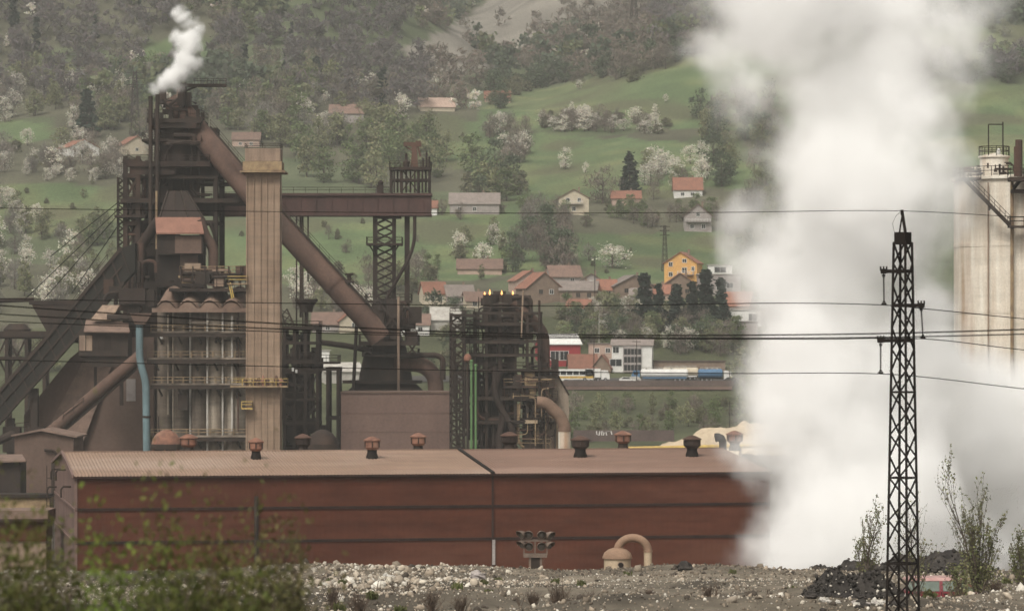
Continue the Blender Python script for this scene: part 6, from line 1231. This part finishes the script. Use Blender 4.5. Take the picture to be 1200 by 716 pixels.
# ------------------------------------------------------------------ saplings and shrubs near the camera
def sapling(label, px, Yb, ytop, stems, spread, leaf, seed, leafn=1.0, dense_low=0.0, mt='bark', name='sapling', lcol=(.17, .175, .085)):
    q = random.Random(seed); rng = np.random.default_rng(seed); x = (px - CX) / F * Yb; base = Vector((x, Yb, gz(x, Yb))); H = P(0, ytop, Yb).z - base.z
    rt = thing(name, label, 'sapling' if name == 'sapling' else 'shrub', base); m = MB(); pts = []
    def br(p, d, L, r, depth):
        n = 5 if depth else 9; cur = p.copy(); path = [cur.copy()]; dd = d.normalized()
        for i in range(n):
            dd = (dd + Vector((q.gauss(0, .10), q.gauss(0, .10), q.gauss(.05, .05)))).normalized(); cur = cur + dd * L / n; path.append(cur.copy())
            f = (i + 1) / n
            if depth < 2 and f > (.18 if depth == 0 else .25):
                for c in range(2 if depth == 0 else 1):
                    if q.random() < .85:
                        a = q.uniform(0, 6.28); sd_ = Vector((math.cos(a), math.sin(a), q.uniform(.7, 1.6) * (1 + 0 * depth))); br(cur, (dd * .7 + sd_ * spread).normalized(), L * q.uniform(.30, .52) * (1.15 - .6 * f if depth == 0 else .9), r * (1 - f * .7) * .55, depth + 1)
            if depth >= 1 or f > .55:
                for _ in range(3):
                    if q.random() < leafn * .45: pts.append(cur + Vector((q.gauss(0, .05), q.gauss(0, .05), q.gauss(0, .06))))
        m.tube(path, [max(.006, r * (1 - .8 * k / n)) for k in range(n + 1)], 5)
    for k in range(stems):
        a = q.uniform(0, 6.28); hh = H * (1 if k == 0 else q.uniform(.45, .92)); br(base + Vector((q.uniform(-.15, .15), q.uniform(-.15, .15), -.1)), Vector((math.cos(a) * spread * .4 * (k > 0), math.sin(a) * spread * .4 * (k > 0), 1)), hh, .042 + .016 * (k == 0), 0)
    m.build('stem', M[mt], rt)
    P_ = np.array([[p.x, p.y, p.z] for p in pts]) - np.array(base)
    if dense_low:
        e = rng.normal(size=(int(1500 * dense_low), 3)) * np.array([.42, .4, .5]) + np.array([0, 0, 1.25]); e = e[e[:, 2] > .1]; P_ = np.concatenate([P_, e])
    v = leaf_quads(P_, leaf, 1.6, rng); quads_object('foliage', v, lcol, LEAF, rt, .3, rng)
    return rt
sapling('slim young tree with sparse new leaves left of the pylon', 1016, 150, 604, 4, .6, .055, 41, .55)
sapling('thin nearly bare sapling just behind the pylon lattice', 1080, 156, 606, 3, .75, .05, 52, .45)
sapling('tall many stemmed young poplar with bushy green foot near the red car', 1149, 148, 560, 9, .24, .055, 66, .5, .8)
sapling('sparse young tree cut by the picture edge', 1200, 146, 630, 3, .6, .055, 75, .6, .2)
sapling('small leafy sapling standing below the low slag heap skyline', 1128, 152, 656, 3, .7, .055, 83, .8, .2)
def big_shrub(label, px, Yb, ytop, wpx, seed, col):
    rng = np.random.default_rng(seed); q = random.Random(seed); x = (px - CX) / F * Yb; z = gz(x, Yb); H = P(0, ytop - 47, Yb).z - z; w = wpx / 2 * S(Yb); rt = thing('shrub', label, 'shrub', (x, Yb, z)); m = MB(); b = Vector((x, Yb, z))
    tips = []
    for k in range(120):
        a = q.uniform(0, 6.28); r = w * 1.15 * math.sqrt(q.random()); t = Vector((math.cos(a) * r, math.sin(a) * r * .8, H * (1 - .40 * (r / w) ** 2) * q.uniform(.62, 1.02)))
        mid = Vector((t.x * .45, t.y * .45, t.z * .55)); m.tube([b + Vector((t.x * .08, t.y * .08, -.1)), b + mid, b + t], [.018, .012, .003], 4); tips.append(t)
        for _ in range(5):
            f = q.uniform(.45, .95); p = mid.lerp(t, f); e = p + Vector((q.gauss(0, .22), q.gauss(0, .22), q.uniform(.1, .45))); m.tube([b + p, b + e], [.007, .002], 4); tips.append(e)
    m.build('stem', M['deadstem'], rt); C = []
    for t in tips:
        n = rng.integers(24, 52); f = rng.uniform(.5, 1, (n, 1)); C.append(np.array(t) * np.concatenate([f, f, f ** .8], 1) + rng.normal(size=(n, 3)) * np.array([.13, .13, .13]))
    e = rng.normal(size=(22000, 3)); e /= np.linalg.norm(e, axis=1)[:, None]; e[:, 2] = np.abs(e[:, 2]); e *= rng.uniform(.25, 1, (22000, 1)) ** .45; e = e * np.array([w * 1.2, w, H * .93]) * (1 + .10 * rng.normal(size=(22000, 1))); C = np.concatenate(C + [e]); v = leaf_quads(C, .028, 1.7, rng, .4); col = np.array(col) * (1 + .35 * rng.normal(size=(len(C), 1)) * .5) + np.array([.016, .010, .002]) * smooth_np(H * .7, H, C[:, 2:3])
    quads_object('foliage', v, np.clip(col, .01, 1), LEAF, rt, .2, rng)
shr = [('dark olive shrub cut by the bottom corner of the picture', 10, 46, 640, 150, (.050, .056, .018)), ('taller olive shrub before the hall gable end', 60, 50, 655, 130, (.060, .066, .022)), ('bright green shrub low in front of the gable corner', 120, 44, 668, 110, (.070, .100, .020)),
       ('broad green shrub topping the row before the red wall', 185, 47, 628, 140, (.066, .080, .022)), ('brownish thin shrub before the dark downpipe', 255, 50, 655, 120, (.072, .066, .026)), ('dark low shrub at the near foot of the row', 220, 41, 672, 150, (.044, .054, .016)),
       ('last brownish shrub of the row touching the white stones', 322, 52, 655, 110, (.068, .066, .028)), ('low green shrub at the stone edge', 290, 43, 686, 120, (.055, .066, .02)), ('small dark shrub in the gap before the low red shed', 30, 42, 678, 120, (.045, .052, .016)), ('low straggling shrub ending the row on the stones', 345, 47, 690, 60, (.060, .06, .028))]
for i, (lb, px, Yb, yt, w, c) in enumerate(shr): c = tuple(q_ * 1.15 for q_ in c); big_shrub(lb, px, Yb * .72, yt, w, 100 + i, c)
def dry_weed(label, px, Yb, yt, n, seed, group=None, green=False):
    q = random.Random(seed); x = (px - CX) / F * Yb; z = gz(x, Yb); H = P(0, yt, Yb).z - z; m = MB(); b = Vector((x, Yb, z))
    for k in range(n):
        t = Vector((q.gauss(0, .22) * H, q.gauss(0, .2) * H, H * q.uniform(.5, 1))); mid = t * .5 + Vector((q.gauss(0, .05), 0, .05)); m.tube([b + Vector((q.gauss(0, .1), q.gauss(0, .1), -.1)), b + mid, b + t], [.016, .012, .005], 4)
        for _ in range(3): p = mid.lerp(t, q.random()); m.tube([b + p, b + p + Vector((q.gauss(0, .12), q.gauss(0, .12), q.uniform(.08, .28)))], [.008, .003], 4)
    return tag(m.build('dry_weed', M['deadstem'], None, b), label, 'weed', group)
for i, (px, Yb, yt, n) in enumerate(((442, 150, 672, 3), (466, 150, 674, 7), (478, 148, 680, 6), (530, 160, 690, 5), (590, 150, 688, 5), (660, 140, 640, 2), (720, 150, 690, 6), (760, 145, 690, 5), (840, 150, 668, 3), (900, 140, 690, 6), (610, 135, 694, 5), (820, 135, 700, 7), (960, 150, 680, 5))): dry_weed('dry brown weed stems growing from the stone rubble', px, Yb, yt, n, 200 + i, 'dry weeds on the rubble')
for i, (px, Yb, yt, n) in enumerate(((655, 138, 684, 70), (625, 134, 694, 50), (690, 136, 692, 45), (505, 137, 692, 50), (830, 140, 686, 45), (540, 130, 700, 40), (880, 134, 694, 40), (1125, 150, 678, 40), (1165, 146, 680, 60), (975, 146, 680, 30), (760, 130, 698, 40), (420, 132, 694, 50), (390, 136, 686, 50))): dry_weed('low tangle of dark dead brush on the rubble', px, Yb, yt, n, 300 + i, 'dead brush tangles on the rubble')
for i in range(26):
    px = q.uniform(380, 1190); Yb = q.uniform(126, 215); x = (px - CX) / F * Yb; rng = np.random.default_rng(900 + i); rt = None; C = np.clip(rng.normal(size=(150, 3)), -1.8, 1.8) * np.array([.13, .13, .08]) + np.array([0, 0, .12]); o = quads_object('weed_tuft', leaf_quads(C, .045, 3.5, rng, 1.5), (.085, .09, .036), LEAF, None, .3, rng); o.location = (x, Yb, gz(x, Yb)); tag(o, 'small green weed tuft on the rubble bank', 'weed', 'green weed tufts on the rubble')
# ------------------------------------------------------------------ steam and air
def steam_mat(name, dens, aniso=-0.1):
    m = bpy.data.materials.new(name); m.use_nodes = True; nt = m.node_tree; nt.nodes.clear(); o = nt.nodes.new('ShaderNodeOutputMaterial'); v = nt.nodes.new('ShaderNodeVolumePrincipled')
    v.inputs['Color'].default_value = (.995, .995, .992, 1); v.inputs['Density'].default_value = dens; v.inputs['Density Attribute'].default_value = 'density'; v.inputs['Anisotropy'].default_value = aniso
    nt.links.new(v.outputs[0], o.inputs['Volume']); return m
def steam(name, label, balls, res, dens, nscale, namp, edge, seed, floor=None, wisps=.5):
    """a cloud grown from overlapping balls (centre, radius) whose surface is broken up by turbulence"""
    lo = Vector([min(b[0][i] - b[1] - namp * 2.4 - edge for b in balls) for i in range(3)]); hi = Vector([max(b[0][i] + b[1] + namp * 2.4 + edge for b in balls) for i in range(3)])
    if floor is not None: lo.z = max(lo.z, floor)
    vd = bpy.data.volumes.new(name); o = bpy.data.objects.new(name, vd); COL.objects.link(o)
    ng = bpy.data.node_groups.new(name + ' shape', 'GeometryNodeTree'); ng.interface.new_socket('Geometry', in_out='INPUT', socket_type='NodeSocketGeometry'); ng.interface.new_socket('Geometry', in_out='OUTPUT', socket_type='NodeSocketGeometry')
    N, L = ng.nodes, ng.links; out = N.new('NodeGroupOutput'); pos = N.new('GeometryNodeInputPosition')
    w = N.new('ShaderNodeTexNoise'); w.inputs['Scale'].default_value = nscale * .5; w.inputs['Detail'].default_value = 2; L.new(pos.outputs[0], w.inputs['Vector'])
    ws = N.new('ShaderNodeVectorMath'); ws.operation = 'SUBTRACT'; L.new(w.outputs['Color'], ws.inputs[0]); ws.inputs[1].default_value = (.5, .5, .5)
    wm = N.new('ShaderNodeVectorMath'); wm.operation = 'MULTIPLY_ADD'; L.new(ws.outputs[0], wm.inputs[0]); wm.inputs[1].default_value = (namp * 1.6,) * 3; L.new(pos.outputs[0], wm.inputs[2])
    d = None
    for c, r in balls:
        v = N.new('ShaderNodeVectorMath'); v.operation = 'DISTANCE'; L.new(wm.outputs[0], v.inputs[0]); v.inputs[1].default_value = c
        s = N.new('ShaderNodeMath'); s.operation = 'SUBTRACT'; L.new(v.outputs['Value'], s.inputs[0]); s.inputs[1].default_value = r
        if d is None: d = s.outputs[0]
        else:
            k = N.new('ShaderNodeMath'); k.operation = 'SMOOTH_MIN'; L.new(d, k.inputs[0]); L.new(s.outputs[0], k.inputs[1]); k.inputs[2].default_value = r * .35; d = k.outputs[0]
    n = N.new('ShaderNodeTexNoise'); n.inputs['Scale'].default_value = nscale; n.inputs['Detail'].default_value = 6; n.inputs['Roughness'].default_value = .64
    of = N.new('ShaderNodeVectorMath'); of.operation = 'ADD'; L.new(wm.outputs[0], of.inputs[0]); of.inputs[1].default_value = (seed * 13.7, seed * 5.1, 0); L.new(of.outputs[0], n.inputs['Vector'])
    a = N.new('ShaderNodeMath'); a.operation = 'MULTIPLY_ADD'; L.new(n.outputs[0], a.inputs[0]); a.inputs[1].default_value = namp * 4.2; L.new(d, a.inputs[2])     # d + amp*noise
    b = N.new('ShaderNodeMapRange'); b.interpolation_type = 'SMOOTHSTEP'; L.new(a.outputs[0], b.inputs['Value']); b.inputs['From Min'].default_value = namp * 2.1 + edge * .25; b.inputs['From Max'].default_value = namp * 2.1 - edge; b.inputs['To Min'].default_value = 0; b.inputs['To Max'].default_value = 1
    n2 = N.new('ShaderNodeMapRange'); L.new(n.outputs[0], n2.inputs['Value']); n2.inputs['From Min'].default_value = .62; n2.inputs['From Max'].default_value = .36; n2.inputs['To Min'].default_value = 1 - wisps; n2.inputs['To Max'].default_value = 1 + wisps
    mu = N.new('ShaderNodeMath'); mu.operation = 'MULTIPLY'; L.new(b.outputs[0], mu.inputs[0]); L.new(n2.outputs[0], mu.inputs[1])
    vc = N.new('GeometryNodeVolumeCube'); L.new(mu.outputs[0], vc.inputs['Density']); vc.inputs['Min'].default_value = lo; vc.inputs['Max'].default_value = hi
    for i, nm in enumerate(('Resolution X', 'Resolution Y', 'Resolution Z')): vc.inputs[nm].default_value = max(8, int((hi[i] - lo[i]) / res))
    m = steam_mat(name, dens); sn = N.new('GeometryNodeSetMaterial'); sn.inputs['Material'].default_value = m; L.new(vc.outputs[0], sn.inputs[0]); L.new(sn.outputs[0], out.inputs[0]); vd.materials.append(m)
    md = o.modifiers.new('shape', 'NODES'); md.node_group = ng
    tag(o, label, 'steam', None, 'stuff'); return o
def B(px, py, Y, rpx): return (tuple(P(px, py, Y)), rpx * S(Y))
YS = 344
col = [(974, 660, 80), (958, 645, 72), (928, 668, 40), (934, 590, 48), (920, 530, 42), (912, 455, 42), (1060, 560, 72), (1090, 640, 72), (1170, 645, 64), (1065, 475, 62), (978, 590, 92), (970, 520, 96), (985, 440, 112), (985, 360, 108), (996, 280, 120), (1004, 200, 118), (1010, 130, 108), (985, 70, 108), (945, 20, 106), (905, -40, 104), (880, -100, 110), (870, 95, 62), (1055, 250, 40), (1064, 160, 46), (840, 75, 36), (1100, 60, 34), (1130, 20, 40), (838, 96, 32), (832, 66, 42)]
steam('steam_plume', 'great white steam plume rising past the end of the red hall', [B(x, y, YS + (i % 3) * 3 - (14 if y > 500 else 0), r) for i, (x, y, r) in enumerate(col)], .52, .23, .085, 4.8, 4.2, 1, wisps=.9)
bank = [(930, 650, 40), (1000, 640, 70), (1090, 630, 80), (1180, 620, 80), (1260, 610, 90), (1080, 540, 90), (1170, 520, 84), (1250, 500, 90), (1080, 450, 74), (1160, 470, 56), (1235, 480, 60), (1080, 360, 44)]
steam('steam_bank', 'low bank of drifting white steam hiding the foot of the tank', [B(x, y, 388, r) for x, y, r in bank], .8, .8, .08, 2.8, 5.0, 2, wisps=.7)
puff = [(182, 102, 7), (192, 98, 11), (203, 92, 14), (214, 84, 14), (222, 74, 13), (214, 66, 12), (222, 56, 13), (216, 46, 13), (208, 42, 10), (224, 40, 12), (222, 28, 11), (216, 20, 9), (210, 13, 7), (232, 34, 8), (208, 98, 8)]
steam('steam_puff', 'small bright white steam puff leaving the furnace top', [B(x, y, 571, r * .95) for x, y, r in puff],   .28, 1.7, .36, .85, 1.3, 3, wisps=.4)
def haze():
    m = bpy.data.materials.new('valley haze'); m.use_nodes = True; nt = m.node_tree; nt.nodes.clear(); o = nt.nodes.new('ShaderNodeOutputMaterial'); v = nt.nodes.new('ShaderNodeVolumePrincipled')
    v.inputs['Color'].default_value = (.47, .475, .465, 1); v.inputs['Density'].default_value = HAZE; v.inputs['Anisotropy'].default_value = 0.0; nt.links.new(v.outputs[0], o.inputs['Volume'])
    b = MB(); b.bb(-2600, 2600, -120, 7100, -5, 760); h = b.build('haze', m); tag(h, 'thin pale valley haze fading the far hills', 'haze', None, 'stuff')
HAZE = 0.00020
haze()
